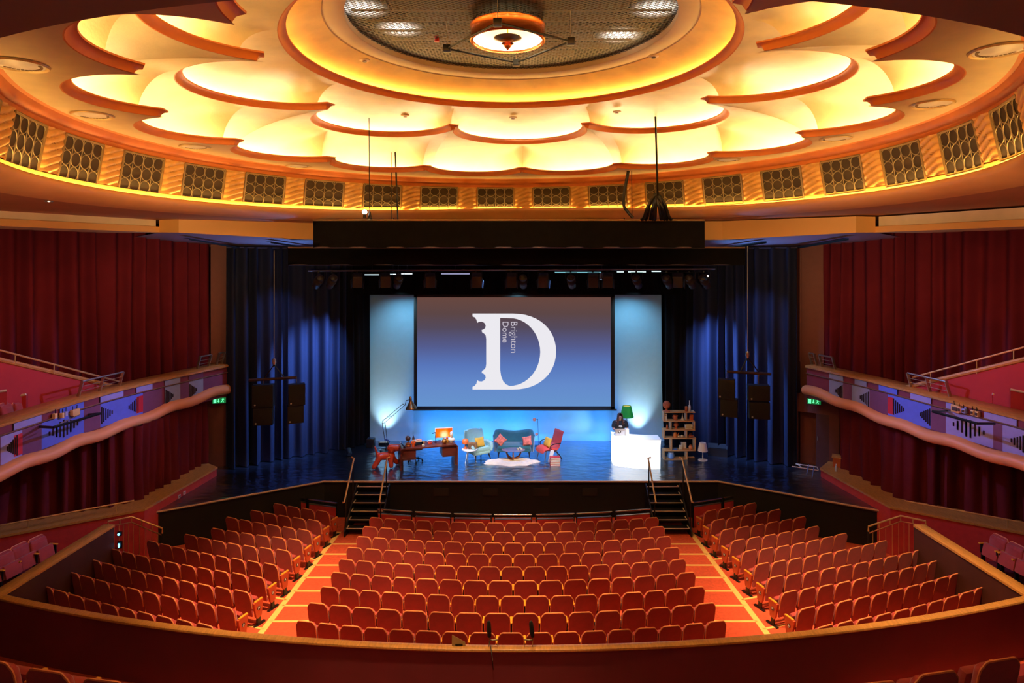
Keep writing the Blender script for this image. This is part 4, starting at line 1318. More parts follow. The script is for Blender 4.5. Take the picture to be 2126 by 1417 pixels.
# ---- centre block
rowsC = [('A', 766, 1368, 17), ('B', 752, 1381, 16), ('C', 739, 1394, 17), ('D', 718, 1412, 16), ('E', 702, 1425, 17), ('F', 686, 1445, 16), ('G', 664, 1464, 17), ('H', 637, 1487, 16), ('J', 613, 1509, 17)]
for r, (let, xl, xr, n) in enumerate(rowsC):
    Yc = 18.61 - .7725 * r
    Ye = Yc + .48
    XL, XR = (xl - PX0) / F * Ye, (xr - PX0) / F * Ye
    # seats a little wider in the middle of the row than at its ends
    wts = [1 + .20 * (1 - abs((i + .5) / n * 2 - 1) ** 1.6) for i in range(n)]
    tot = sum(wts); acc = 0
    for i in range(n):
        w = (XR - XL) * wts[i] / tot
        x = XL + (XR - XL) * acc / tot + w / 2; acc += wts[i]
        u = (x - (XL + XR) / 2) / ((XR - XL) / 2)
        y = Yc + .50 * u * u
        z = floor_z(y)
        ang = atan2(2 * .50 * u / ((XR - XL) / 2), 1)
        lab = 'red theatre seat, centre block, %s row from stage, %s from left aisle' % (ordw(r + 1), ordw(i + 1))
        put_seat(S_LE if i == 0 else S_MID, x, y + .12, z, ang * .8, w / .545, lab, 'red seats of the centre block')
        NSEAT += 1
# ---- side blocks: (aisle seat px, far seat px, count); pixel of the back's top edge centre
rowsL = [((672, 1061), (583, 1047), 4, 'A'), ((654, 1080), (535, 1061), 5, 'B'), ((634, 1100), (484, 1075), 6, 'C'), ((614, 1120), (454, 1098), 6, 'D'), ((590, 1142), (398, 1111), 7, 'E'), ((564, 1171), (320, 1124), 9, 'F'), ((536, 1197), (241, 1141), 10, 'G'), ((505, 1227), (199, 1163), 10, 'H'), ((471, 1260), (154, 1189), 10, 'J'), ((430, 1297), (99, 1218), 10, 'K')]
rowsR = [((1473, 1060), (1556, 1046), 4, 'A'), ((1489, 1079), (1606, 1059), 5, 'B'), ((1508, 1099), (1658, 1074), 6, 'C'), ((1530, 1121), (1685, 1094), 6, 'D'), ((1554, 1143), (1743, 1109), 7, 'E'), ((1580, 1170), (1827, 1124), 9, 'F'), ((1608, 1197), (1906, 1142), 10, 'G'), ((1636, 1228), (1938, 1165), 10, 'H'), ((1672, 1262), (1982, 1191), 10, 'J'), ((1708, 1300), (2034, 1220), 10, 'K')]
for rows, s, side in ((rowsL, -1, 'left'), (rowsR, 1, 'right')):
    for r, (pa, pf, n, let) in enumerate(rows):
        A_, B_ = GF(*pa, .82), GF(*pf, .82)
        off = Vector((0, .09))          # top edge leans back from the seat's origin
        for i in range(n):
            u = i / (n - 1)
            x = A_.x + (B_.x - A_.x) * u; y = A_.y + (B_.y - A_.y) * u + .10
            y -= .10 * sin(pi * u) * (1 if n > 6 else .4)
            dx, dy = B_.x - A_.x, B_.y - A_.y
            pitch = sqrt(dx * dx + dy * dy) / (n - 1)
            ang = atan2(dy, abs(dx)) * (-s) * -1
            ang = atan2(dy, dx) if s > 0 else atan2(-dy, -dx)
            proto = S_MID
            if i == 0: proto = S_PR if s < 0 else S_PL
            elif s > 0 and False: proto = S_MID
            if i == 0:
                lab = 'red aisle seat with letter %s plaque, %s block, %s row from stage' % (let, side, ordw(r + 1))
            else:
                lab = 'red theatre seat, %s block, %s row from stage, %s from its aisle' % (side, ordw(r + 1), ordw(i + 1))
            o = put_seat(proto, x, y, floor_z(y), ang, pitch / .545, lab, 'red seats of the %s block' % side)
            NSEAT += 1
            if i == 0:
                pn = [c for c in o.children if c.name.startswith('end_panel')][0]
                letter_obj(let, -s, pn)
# ---- side terrace seats, seen from the side, facing across the hall
for s, side in ((-1, 'left'), (1, 'right')):
    pxs = [(74, 1115), (38, 1130), (4, 1147), (-34, 1163)] if s < 0 else [(2078, 1113), (2113, 1130), (2150, 1147), (2188, 1163)]
    for i, pp in enumerate(pxs):
        p = at(*pp, F * 7.02 / (pp[1] - PYH))
        lab = 'dim red terrace seat beyond the %s parapet arm, %s from the steps' % (side, ordw(i + 1))
        o = put_seat(S_MID if i else S_LE, p.x + (.1 * -s), p.y, CZ - 7.02 - .84, (-pi / 2 if s < 0 else pi / 2) + s * .15, 1.0, lab, 'red seats on the side terraces')
# ---- circle seats in the bottom corners
cir = [((-8, 1368), 6.75, -.22), ((104, 1389), 6.58, -.19), ((222, 1409), 6.45, -.16), ((1812, 1414), 6.42, .15), ((1939, 1393), 6.52, .19), ((2070, 1366), 6.72, .22)]
cl = ['bottom left frame corner', 'left of the maroon parapet base', 'third from the left frame corner', 'third from the right frame corner', 'right of the maroon parapet base', 'bottom right frame corner']
for (pp, Y, rz), nm in zip(cir, cl):
    p = at(*pp, Y)
    put_seat(S_MID, p.x, p.y + .09, p.z - .84, rz, 1.06, 'large red circle seat seen from behind, %s' % nm, 'red circle seats in the foreground')
# ---- seats on the upper side balconies
for s, side in ((-1, 'left'), (1, 'right')):
    for i, (pp, Y) in enumerate((((16, 836), 15.9), ((45, 830), 16.5)) if s < 0 else (((2110, 826), 16.9), ((2077, 819), 17.5))):
        p = at(*pp, Y)
        put_seat(S_MID, p.x, p.y, p.z - .84, (-pi / 2 + .2 if s < 0 else pi / 2 - .2), 1.0, 'red seat on the upper %s balcony, %s' % (side, 'nearer the frame edge' if i == 0 else 'nearer the red stair wall'), 'red seats on the upper balconies')
# shelf brackets, sockets on the balcony fronts
for s, side in ((-1, 'left'), (1, 'right')):
    if s < 0:
        pts = [(80, 884, 15.6), (113, 889, 14.7), (208, 861, 16.7), (176, 861, 17.6)]
    else:
        pts = [(1972, 853, 17.2), (1936, 855, 16.4), (2032, 880, 14.7), (2064, 879, 15.5)]
    P = [at(*q) for q in pts]
    if s < 0:
        P = [at(82, 885, 15.75), at(110, 887, 15.0), at(208, 858, 17.0), at(172, 861, 17.6)]
    else:
        P = [at(1975, 853, 17.3), at(1937, 854, 16.6), at(2030, 879, 14.9), at(2064, 879, 15.4)]
    c = P[1]
    t = thing('spotlight_bar', 'thin black mounting bar jutting from the %s balcony front' % side, 'bracket', c, group='bars on the balcony fronts')
    g = MB().tube([p - c for p in P], .035, 6); g.build('bar', BLACKM, t)
    MB().tube([P[1] - c + Vector((.0, .1, .02)), (P[1] + P[2]) / 2 - c + Vector((0, .05, .12))], .012, 6).build('clamp', STEEL, t)
    if s < 0:
        items = [(112, 863, .09, .13, 0), (121, 862, .07, .13, 0), (133, 858.5, .10, .12, 1), (142, 857, .06, .15, 2), (155, 855.5, .22, .18, 2)]
    else:
        items = [(1988, 848, .24, .20, 2), (2001, 850, .10, .14, 3), (2011, 852.5, .10, .12, 1), (2023, 856, .08, .13, 0), (2033, 859, .09, .14, 0)]
    mm = [M('socket_cream', S(226, 190, 130), .5), M('socket_blue', S(150, 160, 216), .5), M('junction_cream', S(216, 176, 110), .5), M('socket_pink', S(214, 160, 130), .5)]
    nmz = ['cream socket box', 'pale blue socket box', 'cream junction box with cables', 'pinkish socket box']
    for i, (px, py, w, h, k) in enumerate(items):
        FRP = BALC[s]
        j = min(range(len(FRP)), key=lambda q: abs(FRP[q].x / FRP[q].y * F + PX0 - px))
        f = FRP[j]; tng = FRP[min(len(FRP) - 1, j + 1)] - FRP[max(0, j - 1)]
        z = CZ - (py - PYH) / F * f.y
        t = thing('socket_box', '%s on the %s balcony front, %s from the stage' % (nmz[k], side, ordw(5 - i if s < 0 else i + 1)), 'socket', (f.x + s * -.06, f.y, z), rz=atan2(tng.y, tng.x), group='socket boxes on the balcony fronts')
        MB().box((0, 0, 0), (w, .09, h), .012).build('case', mm[k], t)
        MB().box((0, .05 if s < 0 else .05, 0), (w * .6, .02, h * .5), .004).build('outlet', M('socket_dark', S(70, 50, 50), .5), t)
        MB().tube([(w * .2, 0, h / 2), (w * .25, 0, h / 2 + .1)], .01, 5).build('cable', BLACKM, t)
# ================================================================== CYCLORAMA, SCREEN, DRAPES, RIG
CYM = M('blue_tinted_cyclorama_cloth', S(158, 206, 230), .85, var=.02)  # white cloth with the blue stage light tinted into its colour
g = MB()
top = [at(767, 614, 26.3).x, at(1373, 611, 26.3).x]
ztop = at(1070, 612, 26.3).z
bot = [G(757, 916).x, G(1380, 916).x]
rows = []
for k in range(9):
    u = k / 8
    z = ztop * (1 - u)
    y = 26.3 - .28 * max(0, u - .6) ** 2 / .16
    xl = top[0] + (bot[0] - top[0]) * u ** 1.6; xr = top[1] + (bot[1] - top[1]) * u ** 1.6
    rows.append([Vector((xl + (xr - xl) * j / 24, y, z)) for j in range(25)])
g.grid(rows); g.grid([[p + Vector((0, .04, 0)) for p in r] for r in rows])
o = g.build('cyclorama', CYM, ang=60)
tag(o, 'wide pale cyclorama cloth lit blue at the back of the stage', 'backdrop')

# projection screen
YS = 25.45
a, b = at(866, 617, YS), at(1268, 843, YS)
A, B = at(859.5, 610, YS), at(1276, 850, YS)
sc = thing('projection_screen', 'large hanging projection screen showing a white letter on a brown to blue slide', 'screen', ((a.x + b.x) / 2, YS, b.z))
L = sc.location
def screen_mat():
    m = bpy.data.materials.new('projected_slide'); m.use_nodes = True
    nt = m.node_tree; nt.nodes.remove(nt.nodes['Principled BSDF'])
    tc = nt.nodes.new('ShaderNodeTexCoord'); sx = nt.nodes.new('ShaderNodeSeparateXYZ'); nt.links.new(tc.outputs['Object'], sx.inputs[0])
    r = nt.nodes.new('ShaderNodeMapRange'); r.inputs['From Min'].default_value = 0; r.inputs['From Max'].default_value = a.z - b.z
    nt.links.new(sx.outputs['Z'], r.inputs['Value'])
    cr = nt.nodes.new('ShaderNodeValToRGB'); el = cr.color_ramp.elements
    stops = [(0, (103, 148, 206)), (.2, (100, 138, 203)), (.38, (88, 118, 186)), (.55, (84, 92, 142)), (.72, (84, 74, 92)), (.85, (92, 70, 70)), (1, (104, 72, 64))]
    el[0].position = 0; el[0].color = (*S(*stops[0][1]), 1); el[1].position = 1; el[1].color = (*S(*stops[-1][1]), 1)
    for p, c in stops[1:-1]:
        e = el.new(p); e.color = (*S(*c), 1)
    nt.links.new(r.outputs[0], cr.inputs['Fac'])
    em = nt.nodes.new('ShaderNodeEmission'); em.inputs['Strength'].default_value = 1.0
    nt.links.new(cr.outputs['Color'], em.inputs['Color']); nt.links.new(em.outputs[0], nt.nodes['Material Output'].inputs['Surface'])
    return m
MB().add([(a.x - L.x, 0, 0), (b.x - L.x, 0, 0), (b.x - L.x, 0, a.z - b.z), (a.x - L.x, 0, a.z - b.z)], [[0, 1, 2, 3]]).build('slide', screen_mat(), sc, smooth=False)
g = MB()
def bar(x0, x1, z0, z1): g.box(Vector(((x0 + x1) / 2, YS - .01, (z0 + z1) / 2)) - L, (x1 - x0, .06, z1 - z0), .008)
bar(A.x, a.x, B.z, A.z); bar(b.x, B.x, B.z, A.z); bar(A.x, B.x, B.z, b.z); bar(A.x, B.x, a.z, A.z)
g.build('frame', BLACKP, sc)
MB().tube([(A.x - L.x - .05, -.02, B.z - L.z), (B.x - L.x + .08, -.02, B.z - L.z)], .035, 8).build('weight_bar', BLACKM, sc)
# the letter: outline traced in slide units (crop pixels), flat on the slide
out = [(803, 533), (1050, 533)] + [(1050 + 265 * sin(q * pi / 24) ** .92, 765.5 - 232.5 * (1 if cos(q * pi / 24) > 0 else -1) * abs(cos(q * pi / 24)) ** .95) for q in range(1, 24)] + [(1050, 998), (803, 998)]
lft = [(803, 550), (817, 556), (827, 570), (832, 590), (842, 584), (858, 582), (874, 589), (884, 604), (881, 621), (869, 631), (859, 634), (862, 648), (874, 655), (884, 668), (887, 690)]
left_up = [(x, 1531 - y) for x, y in lft]
outer = out + left_up + list(reversed(lft))
inner = [(972, 559), (1030, 561)] + [(1030 + 188 * sin(q * pi / 24), 768 - 208 * cos(q * pi / 24)) for q in range(1, 24)] + [(1030, 976), (1008, 966), (990, 946), (978, 915), (972, 875)]
def flat_letter(loops, name, mat):
    bm = bmesh.new()
    ed = []
    for lp in loops:
        vs = [bm.verts.new((*(lambda p: (p.x, 0, p.z))(at(709 + x / 2.952, 470 + y / 2.952, YS) - L),)) for x, y in lp]
        ed += [bm.edges.new((vs[i], vs[(i + 1) % len(vs)])) for i in range(len(vs))]
    bmesh.ops.triangle_fill(bm, use_beauty=True, edges=ed)
    for v in bm.verts: v.co.y = -.006
    me = bpy.data.meshes.new(name); bm.to_mesh(me); bm.free()
    me.materials.append(mat)
    o = bpy.data.objects.new(name, me); COL.objects.link(o); o.parent = sc
    return o
flat_letter([outer, inner], 'slide_letter', EM('slide_white', S(236, 234, 240), 1.0))
SERIF = EM('slide_pale', S(214, 206, 220), .85)
for word, cx, y0, y1 in (('Brighton', 1059, 583, 773), ('Dome', 1006, 583, 710)):
    me = text_mesh(word, 1.0)
    xs = [v.co.x for v in me.vertices]; ys_ = [v.co.y for v in me.vertices]
    wt = max(xs) - min(xs)
    Lw = at(709, 470 + y1 / 2.952, YS).z - at(709, 470 + y0 / 2.952, YS).z
    k = abs(Lw) / wt
    cz_ = at(709, 470 + (y0 + y1) / 2 / 2.952, YS).z; cx_ = at(709 + cx / 2.952, 470, YS).x
    ko = 42 / 2.952 / F * YS / 1.0
    mw = Matrix.Translation((cx_ - L.x - .02, -.008, cz_ - L.z)) @ Matrix.Rotation(pi / 2, 4, 'Y') @ Matrix.Rotation(pi / 2, 4, 'X') @ Matrix.Diagonal((k, k * 1.02, 1, 1)) @ Matrix.Translation((-(max(xs) + min(xs)) / 2, 0, 0))
    mesh_obj('slide_word', me, SERIF, sc, mw)

# drapes: blue lit black legs either side, black borders
DRAPE = M('dark_stage_drape', S(36, 40, 58), .85, var=.06, scale=1, spec=.15)
DRK = M('black_velour_leg', S(20, 20, 26), .9, spec=.1)
lp = [(-10.3, 22.55), (-9.2, 23.3), (-7.6, 24.4), (-6.75, 24.95)]
rp = [(6.75, 24.95), (7.6, 24.4), (9.3, 23.2), (10.0, 22.75)]
curtain('stage_drape', lp, .02, CZ + .42, DRAPE, amp=.19, wl=.42, seed=21, label='dark pleated drape lit blue at the left of the stage', cat='drape', group='side stage drapes')
curtain('stage_drape', rp, .02, CZ + .42, DRAPE, amp=.19, wl=.42, seed=25, label='dark pleated drape lit blue at the right of the stage', cat='drape', group='side stage drapes')
curtain('inner_drape', [(-6.9, 24.75), (-6.35, 25.35), (-5.95, 25.75)], .02, CZ + .4, DRK, amp=.1, wl=.3, seed=31, label='narrow black drape beside the left edge of the white backdrop', cat='drape', group='black inner legs')
curtain('inner_drape', [(5.9, 25.75), (6.3, 25.3), (6.9, 24.75)], .02, CZ + .4, DRK, amp=.1, wl=.3, seed=35, label='narrow black drape beside the right edge of the white backdrop', cat='drape', group='black inner legs')
curtain('stage_border', [(-6.6, 25.2), (0, 25.2), (6.6, 25.2)], at(1070, 611, 25.2).z + .0, CZ + .4, BLACK, amp=.03, wl=.5, seed=41, label='plain black border cloth above the projection screen', cat='drape')
for s, side in ((-1, 'left'), (1, 'right')):
    p = (lp if s < 0 else rp)
    MB().tube([Vector((x, y - .05, CZ + .40)) for x, y in p], .03, 8).build('drape_track', M('track_metal', S(90, 96, 120), .4, metal=.6))
for o in [o for o in COL.objects if o.name.startswith('drape_track')]:
    tag(o, 'curved metal curtain track at the top of the %s drape' % ('left' if o.data.vertices[0].co.x < 0 else 'right'), 'curtain track', 'drape tracks')

# masking boxes hung over the stage front
def mask_box(x0, y0, x1, y1, Y, depth, label):
    a, b = at(x0, y0, Y), at(x1, y1, Y)
    c = Vector(((a.x + b.x) / 2, Y + depth / 2, b.z))
    t = thing('masking_border', label, 'masking', c)
    n = 40
    g = MB()
    w = b.x - a.x; h = a.z - b.z
    rows = []
    for k in range(5):
        rows.append([Vector((-w / 2 + w * j / n, -depth / 2 + .012 * sin(j * 1.7) * (1 - k / 4), h * k / 4 - (.018 * abs(sin(j * 1.15)) if k == 4 else 0) + (.01 * sin(j * .6) if k == 0 else 0))) for j in range(n + 1)])
    g.grid(rows)
    g.grid([[Vector((x, depth / 2, z)) for x in (-w / 2, w / 2)] for z in (0, h)])
    for sx in (-1, 1):
        g.grid([[Vector((sx * w / 2, y, z)) for y in (-depth / 2, depth / 2)] for z in (0, h)])
    g.build('cloth', BLACK, t, ang=60)
    MB().tube([(-w / 2, -depth / 2 + .01, h + .0), (w / 2, -depth / 2 + .01, h + .0)], .028, 8).build('truss_bar', M('truss_alloy', S(196, 170, 120), .35, metal=.7), t)
    MB().tube([(-w / 2, depth / 2 - .01, h + .0), (w / 2, depth / 2 - .01, h + .0)], .028, 8).build('truss_bar', STEEL, t)
    for sx in (-.3, .3):
        MB().tube([(sx * w, 0, h), (sx * w, 0, h + (.75 if depth < .6 else .1))], .02, 6).build('hanger', BLACKM, t)
    MB().tube([(-w / 2 + .02, -depth / 2 + .02, .01), (w / 2 - .02, -depth / 2 + .02, .01)], .02, 8).build('bottom_pipe', M('dim_pipe', S(110, 100, 110), .35, metal=.6), t)
    return t
mask_box(650, 457, 1463, 514, 20.0, .8, 'upper black masking border hung on wires before the stage')
mask_box(598, 514, 1547, 550, 21.2, .5, 'lower wider black masking border just above the stage lanterns')
# suspension lines
def hang(px0, py0, px1, py1, Y0, Y1, r, label, plate=True, mat=None):
    a, b = at(px0, py0, Y0), at(px1, py1, Y1)
    t = thing('suspension_line', label, 'wire', b, group='suspension lines over the stage')
    MB().tube([a - b, Vector((0, 0, 0))], r, 6).build('line', mat or BLACKM, t)
    if plate:
        MB().lathe([(.11, 0), (.11, -.03), (.03, -.06), (0, -.06)], 16, a - b).build('ceiling_plate', BLACKM, t)
    return t
hang(766, 222, 767, 455, 18.4, 19.9, .012, 'thin wire from the ceiling furthest left over the black border')
hang(813, 300, 813, 455, 20.2, 20.2, .012, 'thin wire from the ceiling, left of the thick left pole')
hang(820, 300, 826, 455, 20.2, 20.2, .028, 'thick dark pole from the ceiling left of centre')
hang(1311, 293, 1312, 455, 20.2, 20.2, .012, 'thin wire from the ceiling right of centre, beside the drooping cable')
hang(1360, 212, 1366, 420, 18.4, 19.6, .032, 'thick dark pole from the ceiling above the cable bundle')
pts = [at(1309, 296, 20.2), at(1305, 350, 20.2), at(1297, 395, 20.2), at(1295, 425, 20.1), at(1302, 438, 20.0), at(1314, 452, 19.95)]
b = pts[-1]
tag(MB().tube([p for p in smooth_path(pts)], .05, 8).build('drooping_cable', BLACKM), 'black drooping cable run from ceiling to border, right of centre', 'cable')
rnd = random.Random(5)
g = MB()
for k in range(9):
    x = 1337 + k * 6.5 + rnd.uniform(-3, 3)
    p0 = at(1362 + rnd.uniform(-4, 4), 402, 19.6); p1 = at(1363 + (x - 1363) * .7, 418 + rnd.uniform(0, 14), 19.5); p2 = at(x, 443 + rnd.uniform(-2, 8), 19.7); p3 = at(x + (x - 1363) * .22, 455, 19.9)
    g.tube(smooth_path([p0, p1, p2, p3]), .055, 7)
tag(g.build('cable_bundle', BLACKM), 'thick bundle of black cables spilling over the black border', 'cable')
t = thing('ceiling_lamp', 'bright bare lamp shining on the inner orange rim, right of centre', 'lamp', at(1458, 252, 18.6))
MB().ball((0, 0, 0), .085, 16, 10).build('bulb', EM('bare_bulb', (1, .95, .8), 14), t); MB().lathe([(.05, .06), (.06, .2), (0, .2)], 12).build('holder', WHITEP, t)
t = thing('border_lamp', 'bright bare lamp above the left part of the black border', 'lamp', at(757, 440, 19.9))
MB().ball((0, 0, 0), .075, 16, 10).build('bulb', EM('bare_bulb', (1, .95, .8), 14), t); MB().lathe([(.045, -.05), (.05, -.18), (0, -.18)], 12).build('holder', BLACKM, t)
t = thing('rig_hook', 'small dark shackle on the border beneath the thin left wire', 'shackle', at(768, 447, 19.9))
MB().lathe([(.02, .12), (.05, .0), (.08, -.12), (0, -.12)], 10).build('body', BLACKM, t); MB().tube([(-.05, 0, -.1), (.06, 0, -.12)], .02, 6).build('pin', STEEL, t)

# lighting bar and lanterns
LBY = 22.2
tag(MB().tube([at(640, 562, LBY), at(1485, 558, LBY)], .028, 8).build('lighting_bar', M('dim_pipe', S(110, 100, 110), .35, metal=.6)), 'long horizontal lighting bar carrying the lanterns over the stage', 'lighting bar')
def make_lantern(kind):
    t = thing('stage_lantern', '', 'stage light', group='lanterns on the stage lighting bar')
    BODY = M('lantern_black', S(46, 34, 30), .55, metal=.2)
    MB().tube([(-.02, 0, 0), (-.02, 0, -.05)], .03, 8).build('clamp', BLACKM, t)
    g = MB(); g.tube([(-.20, 0, -.28), (-.20, 0, -.05), (.20, 0, -.05), (.20, 0, -.28)], .014, 6); g.build('yoke', BLACKM, t)
    if kind == 0:
        MB().box((0, 0, -.33), (.34, .40, .42), .03, rot=(.35, 0, 0)).build('body', BODY, t)
        g = MB()
        for sx in (-1, 1): g.box((sx * .2, .2, -.45), (.012, .22, .3), 0, rot=(.35, 0, sx * .25))
        g.build('barn_door', BODY, t)
        MB().lathe([(.13, 0), (.14, .02), (0, .03)], 18, (0, .18, -.42), Matrix.Rotation(-pi / 2 - .35, 3, 'X')).build('lens', M('lantern_glass', S(80, 80, 90), .15), t)
    else:
        MB().lathe([(.05, -.26), (.13, -.2), (.15, .1), (.12, .26), (.135, .4), (.0, .4)], 18, (0, .0, -.32), Matrix.Rotation(-pi / 2 - .55, 3, 'X')).build('body', BODY, t)
        MB().lathe([(.115, .405), (0, .42)], 18, (0, .0, -.32), Matrix.Rotation(-pi / 2 - .55, 3, 'X')).build('lens', M('lantern_glass', S(80, 80, 90), .15), t)
        g = MB()
        for q in range(5): g.lathe([(.152, -.1 + q * .05), (.158, -.09 + q * .05), (.152, -.08 + q * .05)], 16, (0, 0, -.32), Matrix.Rotation(-pi / 2 - .55, 3, 'X'))
        g.build('cooling_fin', BODY, t)
    return t
ln0, ln1 = make_lantern(0), make_lantern(1)
pos = [(662, 1), (690, 1), (742, 0), (800, 0), (827, 1), (893, 0), (990, 0), (1062, 0), (1086, 1), (1128, 0), (1186, 1), (1232, 0), (1262, 0), (1322, 1), (1385, 1), (1408, 0), (1432, 1), (1462, 1)]
used = [False, False]
for i, (px, k) in enumerate(pos):
    src = (ln0, ln1)[k]
    o = src if not used[k] else dup(src); used[k] = True
    p = at(px, 561, LBY)
    o.location = (p.x, p.y, p.z - .02)
    o.rotation_euler = (0, 0, (px - 1062) / 400 * -.35 if k == 0 else -(px - 1062) / 400 * .6)
    o['label'] = '%s black stage lantern on the lighting bar, %s from the left end' % ('boxy' if k == 0 else 'cylindrical', ordw(i + 1))
for px, py, lab, col in ((827, 575, 'left', (.5, .7, 1)), (1250, 572, 'right', (.25, .55, 1))):
    t = thing('profile_lantern', 'small blue white glowing lantern under the %s part of the lower border' % lab, 'stage light', at(px, py, 23.2))
    MB().lathe([(.06, .12), (.09, .05), (.095, -.14), (0, -.14)], 16).build('body', M('pale_lantern', S(150, 160, 180), .35, metal=.3), t)
    MB().lathe([(.08, -.145), (0, -.15)], 16).build('lens', EM('lens_' + lab, col, 3), t)
    MB().tube([(0, 0, .12), (0, 0, 1.05)], .015, 6).build('hook', BLACKM, t)
t = thing('bright_lantern', 'lantern glinting warm white at the right end of the lighting bar', 'stage light', at(1466, 574, 22.0), rz=.6)
MB().lathe([(.05, .12), (.08, .05), (.085, -.1), (0, -.1)], 16, mat=Matrix.Rotation(.8, 3, 'Y')).build('body', BLACKM, t)
MB().ball((.0, -.06, .02), .035, 10, 8).build('lens', EM('glint', (1, .85, .7), 10), t)
# LED battens behind the bar
for i, (x0, x1, yy, c) in enumerate(((757, 787, 570, (.6, .9, 1)), (809, 822, 569, (.7, .9, 1)), (833, 856, 568, (.7, .9, 1)), (1281, 1295, 564, (.6, .95, 1)), (1304, 1341, 564, (.6, .9, .85)), (1353, 1372, 563, (.6, .95, 1)), (916, 975, 568, (.25, .25, .4)), (1152, 1248, 565, (.12, .3, .35)))):
    a, b = at(x0, yy, 23.6), at(x1, yy, 23.6)
    c_ = (a + b) / 2
    t = thing('led_batten', 'thin glowing LED batten behind the lighting bar, %s from the left' % ordw([1, 2, 3, 6, 7, 8, 4, 5][i]), 'light bar', c_, group='LED battens over the stage')
    MB().box((0, .04, .03), ((b - a).length, .06, .08), .008).build('housing', BLACKM, t)
    MB().tube([(0, .04, .05), (0, .04, .95)], .012, 6).build('hanger', BLACKM, t)
    MB().box((0, 0, 0), ((b - a).length, .02, .035), .004).build('diffuser', EM('batten_%d' % i, c, 1.6), t)

# hanging speaker clusters
def speaker_cluster(s):
    side = 'left' if s < 0 else 'right'
    Y = 21.6
    if s < 0:
        boxes = [((521, 799), (562, 846), .18), ((523, 847), (561, 883), .18), ((592, 798), (625, 842), .42), ((590, 843), (622, 879), .42)]
        bx0, bx1, ap, topy = (517, 789), (616, 783), (569, 757), 520
    else:
        boxes = [((1499, 788), (1532, 829), -.42), ((1504, 829), (1538, 866), -.42), ((1558, 800), (1601, 832), -.16), ((1560, 835), (1601, 870), -.16)]
        bx0, bx1, ap, topy = (1509, 771), (1600, 776), (1552, 742), 510
    A_, B_, P_ = at(*bx0, Y), at(*bx1, Y), at(*ap, Y)
    fr = thing('flying_frame', 'black flying bar on a chain above the %s hanging speakers' % side, 'rigging frame', P_, group='speaker flying bars')
    MB().tube([A_ - P_, B_ - P_], .05, 8).build('bar', M('flybar_metal', S(70, 48, 40), .5, metal=.3), fr)
    g = MB(); g.tube([A_.lerp(B_, .3) - P_, (0, 0, 0)], .02, 6); g.tube([A_.lerp(B_, .75) - P_, (0, 0, 0)], .02, 6); g.build('bridle', BLACKM, fr)
    MB().tube([(0, 0, .1), (0, 0, at(ap[0], topy, Y).z - P_.z)], .013, 6).build('chain', STEEL, fr)
    MB().lathe([(.04, 0), (.07, .08), (.06, .2), (0, .24)], 10).build('hook', STEEL, fr)
    for i, (p0, p1, rz) in enumerate(boxes):
        a, b = at(*p0, Y), at(*p1, Y)
        w = b.x - a.x; h = a.z - b.z
        lab = 'black hanging loudspeaker, %s of the %s column, %s cluster' % ('upper' if i % 2 == 0 else 'lower', ('left' if i < 2 else 'right'), side)
        t = thing('loudspeaker', lab, 'speaker', ((a.x + b.x) / 2, Y + .3, b.z), rz=rz, group='hanging loudspeakers')
        SPK = M('speaker_black', S(17, 15, 14), .6, var=.1)
        g = MB()
        g.prism([(-w / 2, 0), (w / 2, 0), (w / 2 * 1.0, h * .995), (-w / 2, h * .995)], -.3, -.0)
        g.add([(-w / 2, 0, 0), (w / 2, 0, 0), (w / 2, 0, h * .995), (-w / 2, 0, h * .995), (-w * .36, .3, 0.03), (w * .36, .3, .03), (w * .36, .3, h * .9), (-w * .36, .3, h * .9)], [[0, 1, 5, 4], [1, 2, 6, 5], [2, 3, 7, 6], [3, 0, 4, 7], [4, 5, 6, 7]])
        g.build('cabinet', SPK, t, smooth=False)
        MB().box((0, -.305, h * .49), (w * .94, .012, h * .9), .004).build('grille', M('speaker_grille', S(20, 16, 14), .8), t)
        MB().lathe([(.028, 0), (.028, .008), (0, .01)], 14, (-w * .36, -.312, h * .12), Matrix.Rotation(pi / 2, 3, 'X')).build('badge', M('badge_grey', S(176, 172, 166), .4), t)
        if i % 2 == 0:
            MB().tube([(0, -.1, h * .97), (0, -.1, (A_.lerp(B_, .25 if i < 2 else .8)).z - b.z)], .012, 6).build('hanger', STEEL, t)
speaker_cluster(-1); speaker_cluster(1)
# ================================================================== STAGE SET
def at0(px, Y, z=0.0): return Vector(((px - PX0) / F * Y, Y, z))
WALN = M('red_walnut', S(98, 42, 28), .3, var=.3, scale=3, stretch=(1, 6, 6), coat=.3)
DWOOD = M('dark_walnut', S(70, 34, 26), .35, var=.25, scale=4, stretch=(1, 6, 6))
TEAL = M('teal_velvet', S(18, 96, 112), .7, sheen=.5, var=.12, scale=5)
AQUA = M('pale_aqua_fabric', S(150, 196, 190), .8, var=.06, scale=10)
CORAL = M('coral_red_fabric', S(214, 66, 52), .75, var=.08, scale=6, sheen=.2)
YEL = M('mustard_cushion', S(232, 180, 62), .8, var=.08, scale=8)
OPLAS = M('orange_plastic', S(214, 72, 34), .3)
TERRA = M('terracotta', S(196, 104, 60), .6, var=.1)
IVORY = M('ivory_ceramic', S(226, 224, 214), .4)
BRASS = M('aged_brass', S(186, 130, 60), .3, metal=.8)
BLKF = M('ebonised_wood', S(38, 24, 22), .4)
